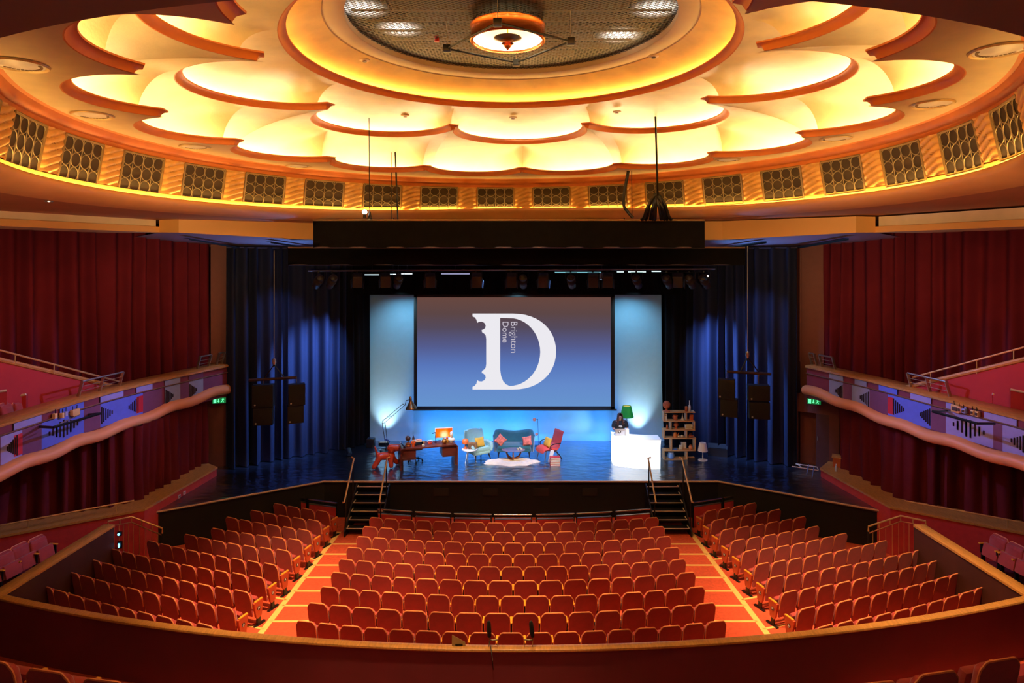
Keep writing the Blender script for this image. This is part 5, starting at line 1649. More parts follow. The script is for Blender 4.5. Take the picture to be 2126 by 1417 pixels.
def cushion_mb(w, h, d, n=10):
    """pillow standing in xz, thickness along y"""
    g = MB(); rows_f = []; rows_b = []
    for i in range(n + 1):
        v = -1 + 2 * i / n
        rf, rb = [], []
        for j in range(n + 1):
            u = -1 + 2 * j / n
            pin = 1 - .12 * (1 - abs(u * v)) * max(abs(u), abs(v)) ** 3
            th = d / 2 * (max(0, (1 - u ** 4) * (1 - v ** 4))) ** .55
            rf.append(Vector((u * w / 2 * pin, -th, v * h / 2 * pin))); rb.append(Vector((u * w / 2 * pin, th, v * h / 2 * pin)))
        rows_f.append(rf); rows_b.append(rb)
    g.grid(rows_f); g.grid(rows_b)
    return g
def fuse(o, vox):
    m = o.modifiers.new('fuse', 'REMESH'); m.mode = 'VOXEL'; m.voxel_size = vox; m.use_smooth_shade = True
    s = o.modifiers.new('relax', 'SMOOTH'); s.iterations = 6; s.factor = .6
    return o

# ---- orange dog-shaped stool
p = at0(800, 22.75)
t = thing('dog_stool', 'orange plastic dog-shaped stool at the front left of the stage', 'stool', p, rz=.22)
g = MB()
def cap(a, b, ra, rb):
    a, b = Vector(a), Vector(b)
    k = [a.lerp(b, i / 5) for i in range(6)]
    g.tube(k, [ra + (rb - ra) * i / 5 for i in range(6)], 14); g.ball(a, ra, 14, 8); g.ball(b, rb, 14, 8)
cap((-.20, 0, .40), (.20, 0, .40), .135, .15)
for sx, sy, dx in ((-1, -1, -.40), (-1, 1, -.30), (1, -1, .20), (1, 1, .42)):
    cap((sx * .18, sy * .06, .40), (dx, sy * .17, .09), .11, .085)
cap((.16, 0, .42), (.26, 0, .64), .12, .11)
cap((.18, 0, .68), (.46, -.02, .67), .125, .125)
cap((-.27, 0, .45), (-.36, 0, .74), .05, .035)
fuse(g.build('body', OPLAS, t), .022)
for sy in (-1, 1):
    MB().ball((.22, sy * .14, .66), (.10, .03, .12), 14, 8, rot=(0, .5, 0)).build('ear', OPLAS, t)

# ---- walnut desk
p = Vector((-3.23, 23.0, 0)); DRZ = .30
desk = thing('desk', 'long red walnut desk with rounded waterfall ends and hanging drawer boxes', 'desk', p, rz=DRZ)
W, Dp, H, th = 2.06, .72, .76, .045
prof = []
for i in range(9):
    a = pi / 2 * i / 8; r = .10
    prof.append((W / 2 - r + r * sin(a), H - r + r * cos(a)))
outer = [(-x, z) for x, z in reversed(prof)] + prof
inner = [(-(W / 2 - th), 0)] + [(-(W / 2 - th - .055 + .055 * sin(pi / 2 * (8 - i) / 8)), H - th - .055 + .055 * cos(pi / 2 * (8 - i) / 8)) for i in range(9)] + [((W / 2 - th - .055 + .055 * sin(pi / 2 * i / 8)), H - th - .055 + .055 * cos(pi / 2 * i / 8)) for i in range(9)] + [(W / 2 - th, 0)]
poly = [(-W / 2, 0)] + outer + [(W / 2, 0)] + list(reversed(inner))
g = MB()
n_o = [(-W / 2, 0)] + outer + [(W / 2, 0)]; n_i = inner
k = min(len(n_o), len(n_i))
rows = []
for (x, z), (x2, z2) in zip(n_o, n_i):
    rows.append([Vector((x, -Dp / 2, z)), Vector((x, Dp / 2, z)), Vector((x2, Dp / 2, z2)), Vector((x2, -Dp / 2, z2))])
g.grid(rows, cu=True); g.add(rows[0], [[0, 1, 2, 3]]); g.add(rows[-1], [[0, 1, 2, 3]])
g.build('waterfall_top', WALN, desk, ang=30)
for sx, lab in ((-1, 'left'), (1, 'right')):
    d = MB().box((sx * (W / 2 - th - .26), 0, H - th - .20), (.50, .60, .38), .012).build('drawer_box', WALN, desk)
    for q in range(2):
        MB().box((sx * (W / 2 - th - .26), .305, H - th - .11 - q * .18), (.46, .02, .16), .004).build('drawer_front', DWOOD, d)
    MB().box((sx * (W / 2 - .06), 0, .18), (.10, .60, .36), .01).build('plinth', DWOOD, desk)
def on_desk(u, v, z=H):
    c, s_ = cos(DRZ), sin(DRZ)
    return Vector((p.x + u * c - v * s_, p.y + u * s_ + v * c, z))
# things on the desk
t = thing('magazine', 'white edged magazine leaning at the left end of the desk', 'magazine', on_desk(-.92, -.12), rz=DRZ)
MB().box((0, 0, .09), (.03, .30, .24), .004, rot=(0, -.75, 0)).build('cover', M('dark_print', S(40, 40, 60), .3), t)
MB().box((-.012, 0, .102), (.016, .29, .235), .003, rot=(0, -.75, 0)).build('pages', IVORY, t)
t = thing('globe', 'dark globe on a bronze stand near the left end of the desk', 'globe', on_desk(-.72, -.05))
MB().ball((0, 0, .27), .088, 20, 14).build('sphere', M('dark_globe', S(72, 42, 34), .4, var=.4, scale=14), t)
MB().lathe([(.1, 0), (.105, .02), (.09, .05), (.1, .09), (.05, .12), (.015, .14), (.012, .18), (0, .18)], 18).build('base', M('bronze_pot', S(160, 84, 34), .35, var=.2, metal=.4), t)
g = MB(); g.tube([(.1 * cos(a), 0, .27 + .1 * sin(a)) for a in [pi * (.55 + .9 * i / 12) for i in range(13)]], .006, 6); g.build('meridian', BRASS, t)
t = thing('gnome_figure', 'orange garden gnome with dark pointed hat standing on the desk', 'figurine', on_desk(-.55, -.16))
g = MB(); g.lathe([(.055, 0), (.06, .02), (.055, .10), (.065, .15), (.045, .21), (.0, .23)], 16); g.ball((-.06, -.02, .14), (.025, .03, .06)); g.ball((.06, -.02, .14), (.025, .03, .06)); g.build('body', M('gnome_orange', S(206, 84, 34), .5, var=.1), t)
MB().ball((0, -.01, .245), (.042, .042, .045), 14, 10).build('head', M('gnome_face', S(222, 140, 84), .5), t)
MB().lathe([(.052, .255), (.045, .29), (.02, .36), (.0, .40)], 16).build('hat', M('gnome_hat', S(40, 26, 40), .6), t)
MB().lathe([(.0, .15), (.03, .18), (.038, .23), (0, .24)], 12, (0, -.03, 0)).build('beard', IVORY, t)
t = thing('paper_tray', 'dark letter tray with a pile of pale papers beside the gnome', 'tray', on_desk(-.36, .06), rz=DRZ + .1)
g = MB(); g.box((0, 0, .01), (.32, .24, .015), .003); g.box((0, 0, .09), (.32, .24, .015), .003)
for sx in (-1, 1): g.box((sx * .155, 0, .05), (.012, .24, .1), .003)
g.build('tray', BLACKP, t)
MB().box((0, .0, .125), (.26, .2, .05), .006).build('papers', M('cream_papers', S(222, 190, 160), .7), t); MB().box((.04, 0, .165), (.16, .15, .035), .01, rot=(0, .12, .3)).build('folder', M('pink_folder', S(224, 170, 160), .6), t)
def cup(loc, r, h, mat, label, name='cup'):
    t = thing(name, label, name.replace('_', ' '), loc)
    MB().lathe([(r * .6, 0), (r * .8, h * .1), (r, h), (r * .9, h), (r * .72, h * .15), (0, h * .12)], 18).build('bowl', mat, t)
    g = MB(); g.tube([(r * .9 + .022 * sin(a), 0, h * .55 + h * .28 * cos(a)) for a in [pi * i / 8 for i in range(9)]], .006, 6); g.build('handle', mat, t)
    return t
cup(on_desk(-.22, -.26), .04, .07, IVORY, 'small white cup at the front edge of the desk')
cup(on_desk(-.16, .02), .04, .11, M('beige_mug', S(190, 160, 130), .5), 'beige mug in the middle of the desk', 'mug')
t = thing('telephone', 'small red and white telephone on the middle of the desk', 'telephone', on_desk(.08, .05), rz=DRZ)
MB().box((0, 0, .03), (.16, .14, .06), .02, taper=(.8, .7)).build('base', M('phone_red', S(176, 50, 40), .35), t)
g = MB(); g.tube([(-.1, 0, .075), (-.06, 0, .1), (.06, 0, .1), (.1, 0, .075)], .018, 8); g.build('handset', IVORY, t)
t = thing('desk_lamp', 'slim black desk lamp with short arm on the desk', 'desk lamp', on_desk(.30, .12))
MB().lathe([(.06, 0), (.06, .012), (0, .016)], 18).build('base', BLACKM, t); MB().tube([(0, 0, .01), (0, 0, .36)], .012, 8).build('stem', BLACKM, t)
MB().tube([(.0, 0, .35), (-.12, -.02, .33)], .016, 8).build('head', BLACKM, t)
t = thing('brass_bowl', 'round brass clock like bowl on the right half of the desk', 'bowl', on_desk(.58, -.10))
MB().lathe([(.05, 0), (.085, .03), (.10, .08), (.085, .12), (.06, .14), (.0, .145)], 20).build('body', BRASS, t)
MB().ball((.03, -.03, .16), (.04, .03, .035), 12, 8).build('knob', M('bright_brass', S(230, 190, 110), .25, metal=.6), t)
t = thing('gift_box', 'small yellow box with red ribbon beside the brass bowl', 'box', on_desk(.72, .12), rz=.5)
MB().box((0, 0, .05), (.13, .13, .10), .006).build('box', M('yellow_box', S(226, 160, 50), .5), t); MB().box((0, 0, .102), (.03, .134, .01), .002).build('ribbon', M('red_ribbon', S(190, 50, 40), .5), t)
MB().ball((0, 0, .125), (.04, .03, .025), 10, 6).build('bow', M('red_ribbon', S(190, 50, 40), .5), t)
t = thing('portrait_bust', 'white portrait bust at the right end of the desk', 'bust', on_desk(.86, -.02))
g = MB(); g.lathe([(.07, 0), (.075, .02), (.06, .03), (.12, .06), (.135, .11), (.10, .15), (.05, .17), (.043, .22), (.0, .23)], 20, sy=.7); g.build('shoulders', IVORY, t)
g = MB(); g.ball((0, 0, .285), (.062, .075, .082), 18, 12); g.ball((0, -.075, .278), (.012, .016, .02), 8, 6); g.ball((0, -.055, .235), (.035, .03, .025), 10, 6); g.build('head', IVORY, t)
MB().ball((0, .012, .315), (.068, .076, .066), 16, 10).build('hair', M('bust_hair', S(200, 200, 205), .6, bump=.3, bscale=60), t)
t = thing('desk_monitor', 'slim white framed monitor showing orange flames behind the desk', 'monitor', on_desk(.62, .22), rz=DRZ - .12)
MB().box((0, 0, .008), (.2, .16, .014), .005).build('foot', WHITEP, t); MB().box((0, .03, .07), (.05, .02, .14), .006).build('stand', WHITEP, t)
MB().box((0, .0, .30), (.66, .03, .37), .014, rot=(-.06, 0, 0)).build('bezel', WHITEP, t)
def flame_mat():
    m = bpy.data.materials.new('flame_picture'); m.use_nodes = True
    nt = m.node_tree; nt.nodes.remove(nt.nodes['Principled BSDF'])
    tc = nt.nodes.new('ShaderNodeTexCoord'); n = nt.nodes.new('ShaderNodeTexNoise'); n.inputs['Scale'].default_value = 5
    mp = nt.nodes.new('ShaderNodeMapping'); mp.inputs['Scale'].default_value = (1.6, 1, .6); nt.links.new(tc.outputs['Object'], mp.inputs[0]); nt.links.new(mp.outputs[0], n.inputs['Vector'])
    gr = nt.nodes.new('ShaderNodeTexGradient'); gr.gradient_type = 'SPHERICAL'
    m2 = nt.nodes.new('ShaderNodeMapping'); m2.inputs['Location'].default_value = (-.02, 0, -.9); m2.inputs['Scale'].default_value = (4.2, 1, 4.2); nt.links.new(tc.outputs['Object'], m2.inputs[0]); nt.links.new(m2.outputs[0], gr.inputs[0])
    ad = nt.nodes.new('ShaderNodeMath'); ad.operation = 'MULTIPLY_ADD'; ad.inputs[1].default_value = .9; nt.links.new(gr.outputs['Fac'], ad.inputs[0])
    sb = nt.nodes.new('ShaderNodeMath'); sb.operation = 'MULTIPLY'; sb.inputs[1].default_value = .55; nt.links.new(n.outputs['Fac'], sb.inputs[0]); nt.links.new(sb.outputs[0], ad.inputs[2])
    cr = nt.nodes.new('ShaderNodeValToRGB'); el = cr.color_ramp.elements
    el[0].position = .2; el[0].color = (*S(226, 84, 14), 1); el[1].position = .95; el[1].color = (*S(255, 236, 170), 1); e = el.new(.5); e.color = (*S(250, 140, 30), 1)
    nt.links.new(ad.outputs[0], cr.inputs[0]); em = nt.nodes.new('ShaderNodeEmission'); em.inputs['Strength'].default_value = 1.2
    nt.links.new(cr.outputs[0], em.inputs[0]); nt.links.new(em.outputs[0], nt.nodes['Material Output'].inputs['Surface'])
    return m
MB().box((0, -.017, .30), (.61, .006, .32), .002, rot=(-.06, 0, 0)).build('display', flame_mat(), t)
# swivel chair tucked behind the desk
q = on_desk(-.39, .54, 0)
t = thing('swivel_stool', 'dark swivel stool on castors behind the left half of the desk', 'stool', q, rz=DRZ + pi)
MB().box((0, 0, .50), (.48, .46, .07), .03).build('seat', M('tan_leather', S(150, 92, 64), .5), t)
MB().box((0, 0, .455), (.36, .34, .025), .008).build('seat_plate', BLACKM, t)
MB().tube([(0, 0, .1), (0, 0, .48)], .028, 10).build('column', BLACKM, t)
for k in range(5):
    a = 2 * pi * k / 5 + .3
    lg = MB().tube([(0, 0, .13), (.27 * cos(a), .27 * sin(a), .08)], .02, 8).build('base_arm', BLACKM, t)
    MB().lathe([(.03, -.02), (.033, 0), (.03, .02)], 12, (.27 * cos(a), .27 * sin(a), .035), Matrix.Rotation(pi / 2, 3, 'X')).build('castor', BLACKP, lg)

# ---- giant architect lamp
LY = 24.6
t = thing('giant_lamp', 'giant black jointed architect lamp with flared bronze shade behind the desk', 'floor lamp', at0(803, LY))
L = t.location
BLAMP = M('lamp_black', S(30, 30, 34), .4, metal=.4)
MB().lathe([(.26, 0), (.27, .03), (.25, .06), (.08, .08), (.05, .14), (0, .14)], 26).build('base', BLAMP, t)
def lp_(px, py, dy=0): return at(px, py, LY) - L + Vector((0, dy, 0))
g = MB(); g.tube([lp_(802, 932), lp_(793.5, 879)], .012, 6); g.tube([lp_(806, 932), lp_(799.5, 877)], .012, 6); g.build('lower_arm', BLAMP, t)
g = MB(); g.tube([lp_(794, 874), lp_(836.5, 838)], .012, 6); g.tube([lp_(800, 876), lp_(841, 840)], .012, 6); g.tube([lp_(796, 871), lp_(813, 863)], .008, 6); g.build('upper_arm', BLAMP, t)
g = MB(); g.tube([lp_(793.5, 879), lp_(799.5, 877), lp_(794, 873), lp_(793.5, 879)], .014, 6); g.build('elbow_joint', BLAMP, t)
g = MB(); g.tube([lp_(836.5, 838), lp_(841, 841), lp_(843, 831), lp_(850, 829.5)], .014, 6); g.build('head_bracket', BLAMP, t)
sh = lp_(854, 848)
MB().lathe([(.225, .0), (.22, .03), (.19, .08), (.125, .17), (.075, .26), (.05, .32), (.045, .46), (.03, .48), (0, .48)], 28, sh, Matrix.Rotation(-.08, 3, 'Y')).build('shade', M('bronze_shade', S(150, 112, 70), .22, metal=.85), t)
g = MB(); g.tube([lp_(800, 912), lp_(806, 914), lp_(809, 918)], .03, 8); g.build('spring_housing', M('lamp_blue_joint', S(40, 60, 120), .4), t)

# ---- pale aqua armchair
t = thing('armchair', 'pale aqua winged armchair on dark legs facing the sofa', 'armchair', at0(993, 23.75), rz=.62)
g = MB()
def fold(o): return o
MB().box((0, -.02, .40), (.66, .62, .17), .06).build('seat_cushion', AQUA, t)
rows = []
for i in range(9):
    u = i / 8; z = .30 + .72 * u; w = .35 + .05 * sin(u * pi) + .06 * u
    rows.append([Vector((w * sin(a), .27 + .16 * u - .12 * (1 - cos(a)) * 1.5, z - .10 * u * (abs(a) / 1.2) ** 2 + (.06 * u if abs(a) > .8 else 0))) for a in [-1.2 + 2.4 * j / 12 for j in range(13)]])
g = MB(); g.grid(rows); g.grid([[q + Vector((0, .09, 0)) for q in r] for r in rows])
ed = rows[0] + [r[-1] for r in rows[1:]] + list(reversed(rows[-1]))[1:] + [r[0] for r in reversed(rows[1:-1])]
g.grid([ed, [q + Vector((0, .09, 0)) for q in ed]], cu=True)
g.build('backrest', AQUA, t, ang=60)
MB().box((0, 0, .28), (.70, .66, .12), .05).build('seat_base', AQUA, t)
for sx in (-1, 1):
    g = MB(); g.tube([(sx * .37, .28, .56), (sx * .40, .0, .58), (sx * .40, -.28, .56), (sx * .38, -.33, .46), (sx * .36, -.32, .32)], [.06, .07, .075, .07, .05], 10); g.box((sx * .37, 0, .42), (.07, .56, .26), .03); g.build('armrest', AQUA, t)
for sx in (-1, 1):
    for sy in (-1, 1):
        MB().tube([(sx * .27, sy * .25, .24), (sx * .31, sy * .31, .10), (sx * .33, sy * .34, .0)], [.028, .02, .012], 8).build('leg', BLKF, t)
def pillow(loc, rz, w, h, d, mat, label, tilt=-.3, roll=0):
    o = cushion_mb(w, h, d).build('cushion', mat)
    o.location = loc; o.rotation_euler = (tilt, roll, rz)
    return tag(o, label, 'cushion', 'scatter cushions on the stage seats')
pillow(at0(996, 23.58, .66), .62, .40, .36, .14, YEL, 'yellow square cushion on the pale aqua armchair')
# ---- round white side table with radio and orange lamp
tp = at0(975, 23.35)
t = thing('side_table', 'small round white side table on splayed legs beside the aqua armchair', 'side table', tp)
MB().lathe([(.0, .445), (.27, .445), (.285, .455), (.285, .475), (.27, .48), (0, .48)], 32).build('tabletop', WHITEP, t)
for k in range(3):
    a = 2 * pi * k / 3 - 2.2
    MB().tube([(.12 * cos(a), .12 * sin(a), .45), (.24 * cos(a), .24 * sin(a), 0)], [.02, .013], 8).build('leg', WHITEP, t)
t = thing('wooden_radio', 'old wooden radio on the round white side table', 'radio', (tp.x + .10, tp.y, .48), rz=-.1)
MB().box((0, 0, .12), (.32, .16, .23), .02).build('case', M('radio_wood', S(150, 110, 70), .4, var=.2), t)
MB().box((-.02, -.082, .12), (.24, .01, .15), .004).build('speaker_cloth', M('radio_cloth', S(120, 90, 64), .8, var=.3, scale=40), t)
g = MB()
for sx in (-.1, 0, .1): g.lathe([(.016, 0), (.016, .02), (0, .022)], 12, (sx, -.085, .035), Matrix.Rotation(pi / 2, 3, 'X'))
g.build('dial', BLACKP, t)
t = thing('table_lamp', 'small orange mushroom lamp at the left of the side table', 'table lamp', (tp.x - .16, tp.y + .02, .48))
MB().lathe([(.07, 0), (.08, .02), (.05, .05), (.02, .07), (.02, .2), (0, .2)], 18).build('base', TERRA, t)
MB().lathe([(.0, .36), (.06, .36), (.10, .33), (.12, .27), (.12, .21), (.10, .18), (0, .17)], 22).build('shade', M('lamp_orange_shade', S(234, 112, 52), .4, emit=(1, .3, .1), es=.15), t)
# ---- teal sofa
t = thing('sofa', 'curved teal velvet two seat sofa on slim dark legs', 'sofa', at0(1067, 24.05))
rows = []
for i in range(9):
    u = i / 8
    row = []
    for j in range(25):
        a = -1 + 2 * j / 24
        x = a * (.70 + .05 * u)
        y = .30 + .10 * u - .62 * abs(a) ** 7 * (1 - .35 * u)
        zt = .90 - .10 * (1 - abs(a) ** 1.4) + .0
        if abs(a) > .93: zt -= .16 * (abs(a) - .93) / .07
        row.append(Vector((x, y, .24 + (zt - .24) * u)))
    rows.append(row)
g = MB(); g.grid(rows)
rb = [[q + Vector((0, .11, 0)) + Vector((.05 * (1 if q.x > 0 else -1) if abs(q.x) > .66 else 0, 0, 0)) for q in r] for r in rows]
g.grid(rb); g.grid([rows[-1], [(a + b) / 2 + Vector((0, 0, .035)) for a, b in zip(rows[-1], rb[-1])], rb[-1]]); g.grid([rows[0], rb[0]]); g.grid([[r[0] for r in rows], [r[0] for r in rb]]); g.grid([[r[-1] for r in rows], [r[-1] for r in rb]])
g.build('backrest', TEAL, t, ang=60)
MB().box((0, -.03, .40), (1.24, .60, .16), .07).build('seat_cushion', TEAL, t); MB().box((0, 0, .28), (1.30, .62, .12), .05).build('seat_base', TEAL, t)
for sx in (-1, 1):
    for sy in (-1, 1):
        MB().tube([(sx * .55, sy * .24, .25), (sx * .60, sy * .29, .0)], [.025, .013], 8).build('leg', BLKF, t)
PAT = M('coral_leaf_pattern', S(232, 120, 104), .75, var=.45, scale=12)
pillow(at0(1039, 23.82, .66), .1, .36, .36, .14, PAT, 'coral patterned cushion at the left end of the teal sofa', -.25, .75)
pillow(at0(1094, 23.80, .64), -.15, .36, .34, .14, PAT, 'coral patterned cushion at the right end of the teal sofa', -.3, -.18)
# ---- fluffy rug
t0 = at0(1061, 23.30)
def rug():
    rnd = random.Random(8)
    g = MB(); n = 64; rows = []
    for i in range(13):
        u = i / 12
        row = []
        for j in range(n):
            a = 2 * pi * j / n
            R = 1 + .07 * sin(4 * a + .6) + .06 * sin(7 * a + 1.2) + .05 * sin(11 * a)
            z = .085 * (1 - u ** 3) ** .5 * (1 + .35 * sin(a * 9 + u * 8) * sin(u * 9)) + rnd.uniform(-.008, .014) if i < 12 else .0
            row.append(Vector((.94 * u * R * cos(a), .42 * u * R * sin(a), max(0, z))))
        rows.append(row)
    g.grid(rows, cu=True)
    return g
FUR = M('cream_sheepskin', S(216, 198, 174), .95, var=.06, scale=10, bump=.9, bscale=45)
o = rug().build('rug', FUR, ang=80); o.location = t0
tag(o, 'fluffy cream sheepskin rug under the coffee table', 'rug')
RUGO = o
# ---- coffee table
tp = at0(1066, 23.35)
t = thing('coffee_table', 'oval smoked glass coffee table on curved wooden legs', 'coffee table', (tp.x, tp.y, .05))
MB().lathe([(.0, .385), (.42, .385), (.435, .395), (.42, .405), (0, .405)], 36, sx=1.0, sy=.62).build('glass_top', M('smoked_glass', S(120, 110, 128), .08, spec=.8), t)
for k in range(3):
    a = 2 * pi * k / 3 + .5
    g = MB()
    g.tube([(.33 * cos(a), .22 * sin(a), .385), (.30 * cos(a), .20 * sin(a), .25), (.22 * cos(a), .15 * sin(a), .12), (.02 * cos(a), .02 * sin(a), .05), (-.18 * cos(a), -.12 * sin(a), .0)], [.018, .028, .04, .035, .03], 8)
    g.build('leg', M('coffee_table_wood', S(150, 86, 46), .4, var=.15), t)
cups = [(.16, -.05), (.24, .03), (.27, -.06)]
for i, (dx, dy) in enumerate(cups):
    cup(Vector((tp.x + dx, tp.y + dy, .455)), .042, .065, IVORY, 'white teacup on the smoked glass coffee table, %s' % ['left one of three', 'rear one of three', 'right one of three'][i])
# ---- coral lounge chair
t = thing('lounge_chair', 'coral red lounge chair with looped black arms, right of the coffee table', 'lounge chair', at0(1140, 23.75), rz=-1.05)
g = MB(); rows = []
prof = [(-.42, .34, .06), (-.36, .42, .09), (-.2, .43, .1), (.0, .40, .1), (.16, .37, .1), (.25, .42, .1), (.32, .58, .09), (.38, .76, .08), (.44, .95, .07), (.46, 1.0, .03)]
for y, z, h in prof:
    rows.append([Vector((.30 * cos(a), y + h * .5 * sin(a) * (.9 if z > .5 else .3), z + h * sin(a) * (.25 if z > .5 else 1))) for a in [2 * pi * j / 16 for j in range(16)]])
g.grid(rows, cu=True); g.add(rows[0], [list(range(16))]); g.add(rows[-1], [list(range(16))])
g.build('shell_cushion', CORAL, t, ang=60)
for sx in (-1, 1):
    g = MB(); g.tube(smooth_path([(sx * .33, .30, .60), (sx * .36, .0, .62), (sx * .36, -.16, .56), (sx * .36, -.12, .42), (sx * .33, .12, .30), (sx * .30, .30, .12), (sx * .30, .36, .0)], 5), .017, 8); g.build('arm_loop', BLKF, t)
    MB().tube([(sx * .24, -.28, .36), (sx * .27, -.36, .0)], [.02, .012], 8).build('leg', STEEL, t); MB().tube([(sx * .24, .18, .34), (sx * .27, .26, .0)], [.02, .012], 8).build('leg', STEEL, t)
pillow(at0(1137, 23.58, .66), -1.0, .38, .36, .14, YEL, 'yellow square cushion on the coral lounge chair', -.35)
# ---- stack of storage tins by the chair
sp = at0(1152, 23.0)
cols = [(S(196, 60, 48), 'red'), (S(228, 190, 150), 'cream'), (S(206, 84, 56), 'orange red'), (S(232, 206, 176), 'pale cream'), (S(188, 50, 50), 'deep red')]
z = 0
for i, (c, nm) in enumerate(cols):
    h = (.07, .055, .06, .05, .065)[i]
    t = thing('book', '%s book, %s from the bottom of the stack by the lounge chair' % (nm, ordw(i + 1)), 'book', (sp.x + .012 * (i % 2), sp.y, z), rz=.06 * (-1) ** i, group='books stacked by the lounge chair')
    g = MB(); g.box((0, 0, .004), (.36, .26, .008), .001); g.box((0, 0, h - .006), (.36, .26, .008), .001); g.box((-.178, 0, h / 2), (.006, .26, h - .002), .001); g.build('cover', M('book_%d' % i, c, .5, var=.2, scale=18), t)
    MB().box((0.004, 0, h / 2), (.345, .25, h - .012), 0).build('pages', IVORY, t, smooth=False)
    z += h
# white card standing behind the books
t = thing('white_board', 'small white card leaning behind the stacked books', 'card', at0(1144, 23.22))
MB().box((0, 0, .24), (.14, .012, .46), .003, rot=(-.12, .25, 0)).build('sheet', IVORY, t); MB().box((0, .06, .1), (.04, .012, .2), .003, rot=(.4, 0, 0)).build('strut', IVORY, t)
# ---- double ball floor lamp
t = thing('ball_lamp', 'thin black pole lamp with two coral balls behind the sofa', 'floor lamp', at0(1118, 25.3))
L = t.location
MB().lathe([(.15, 0), (.15, .015), (0, .02)], 24).build('base', BLACKM, t)
MB().tube([(0, 0, .01), at(1116.5, 869, 25.3) - L], .008, 6).build('pole', BLACKM, t)
for (px, py, r) in ((1109.5, 870.5, .07), (1114, 901, .062)):
    q = at(px, py, 25.3) - L
    MB().tube([q, Vector((at(1117, py, 25.3) - L))], .008, 6).build('bracket', BLACKM, t)
    MB().ball(q, r, 18, 12).build('globe_shade', M('coral_glass', S(226, 108, 84), .3, emit=(1, .3, .2), es=.12), t)

# ---- glowing bar counter
bc = at0(1319, 23.0)
t = thing('bar_counter', 'curved glowing white bar counter at the right of the stage', 'bar counter', bc)
rows = []
n = 28
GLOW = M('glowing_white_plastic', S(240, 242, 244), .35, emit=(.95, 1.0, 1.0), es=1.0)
def bp(u, out):        # u -1..1 along the front
    x = u * .80; y = -.42 + .30 * u * u * .5 - .22 * u
    return Vector((x, y - out, 0))
g = MB(); H = 1.07
for z, o_ in ((0, -.02), (.3, 0), (.75, .0), (.88, .015), (.96, .05), (1.0, .06), (1.03, .06), (1.045, .04)):
    rows.append([bp(-1 + 2 * j / n, o_) + Vector((0, 0, z)) for j in range(n + 1)])
g.grid(rows)
bk = [[q + Vector((0, .55, 0)) for q in r] for r in rows]
g.grid(bk); g.grid([rows[-1], bk[-1]]); g.grid([rows[0], bk[0]]); g.grid([[r[0] for r in rows], [r[0] for r in bk]]); g.grid([[r[-1] for r in rows], [r[-1] for r in bk]])
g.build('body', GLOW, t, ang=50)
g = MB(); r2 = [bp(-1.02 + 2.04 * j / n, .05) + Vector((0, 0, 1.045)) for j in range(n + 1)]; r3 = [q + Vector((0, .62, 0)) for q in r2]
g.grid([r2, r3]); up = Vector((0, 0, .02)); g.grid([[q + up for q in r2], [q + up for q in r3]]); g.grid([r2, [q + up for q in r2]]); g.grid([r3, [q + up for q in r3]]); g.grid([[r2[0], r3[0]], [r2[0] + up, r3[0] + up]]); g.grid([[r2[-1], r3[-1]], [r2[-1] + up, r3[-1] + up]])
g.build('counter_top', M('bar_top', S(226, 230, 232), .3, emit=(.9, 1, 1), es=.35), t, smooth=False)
BT = 1.066
# laptop
lq = Vector((at0(1287, 23.0).x, 22.98, BT))
t = thing('laptop', 'open silver laptop with round emblem on its lid, on the bar', 'laptop', lq, rz=.05)
MB().box((0, .12, .01), (.36, .25, .018), .005).build('keyboard_base', M('silver_laptop', S(196, 198, 200), .35, metal=.4), t)
ld = MB().box((0, -.03, .135), (.36, .012, .25), .006, rot=(.18, 0, 0)).build('lid', M('silver_laptop', S(196, 198, 200), .35, metal=.4), t)
MB().lathe([(.055, 0), (.055, .004), (0, .005)], 20, (-.03, -.048, .15), Matrix.Rotation(pi / 2 - .18, 3, 'X')).build('emblem_disc', BLACKP, ld)
MB().lathe([(.022, 0), (.022, .006), (0, .007)], 14, (-.035, -.052, .15), Matrix.Rotation(pi / 2 - .18, 3, 'X')).build('emblem_dot', WHITEP, ld)
t = thing('white_box', 'small white upright box beside the laptop on the bar', 'box', (lq.x + .25, lq.y + .03, BT), rz=.1)
MB().box((0, 0, .12), (.14, .12, .24), .006).build('carton', WHITEP, t); MB().box((-.05, -.061, .12), (.02, .004, .22), 0).build('stripe', M('grey_stripe', S(150, 156, 156), .5), t)
# ---- person behind the bar
pp = at0(1287, 23.85)
t = thing('person', 'person with long hair in a black printed t-shirt working behind the glowing bar', 'person', pp)
SKIN = M('skin', S(206, 150, 128), .55, var=.04, scale=20)
def skinned(name, verts, edges, radii, mat, parent, sub=2):
    me = bpy.data.meshes.new(name); me.from_pydata(verts, edges, [])
    o = bpy.data.objects.new(name, me); COL.objects.link(o); o.parent = parent; me.materials.append(mat)
    o.modifiers.new('skin', 'SKIN').use_smooth_shade = True
    sv = me.skin_vertices[0].data
    for i, r in enumerate(radii):
        sv[i].radius = r if isinstance(r, tuple) else (r, r)
    sv[0].use_root = True
    o.modifiers.new('sub', 'SUBSURF').levels = sub; o.modifiers['sub'].render_levels = sub
    return o
V = [(0, 0, .86), (0, 0, 1.02), (0, -.01, 1.18), (0, 0, 1.32), (0, -.01, 1.40), (0, -.035, 1.48), (0, -.05, 1.58)]
E_ = [(0, 1), (1, 2), (2, 3), (3, 4), (4, 5), (5, 6)]
Rr = [(.17, .12), (.15, .11), (.165, .115), (.17, .10), .055, (.07, .085), (.07, .09)]
def addv(v, par, r):
    V.append(v); Rr.append(r); E_.append((par, len(V) - 1)); return len(V) - 1
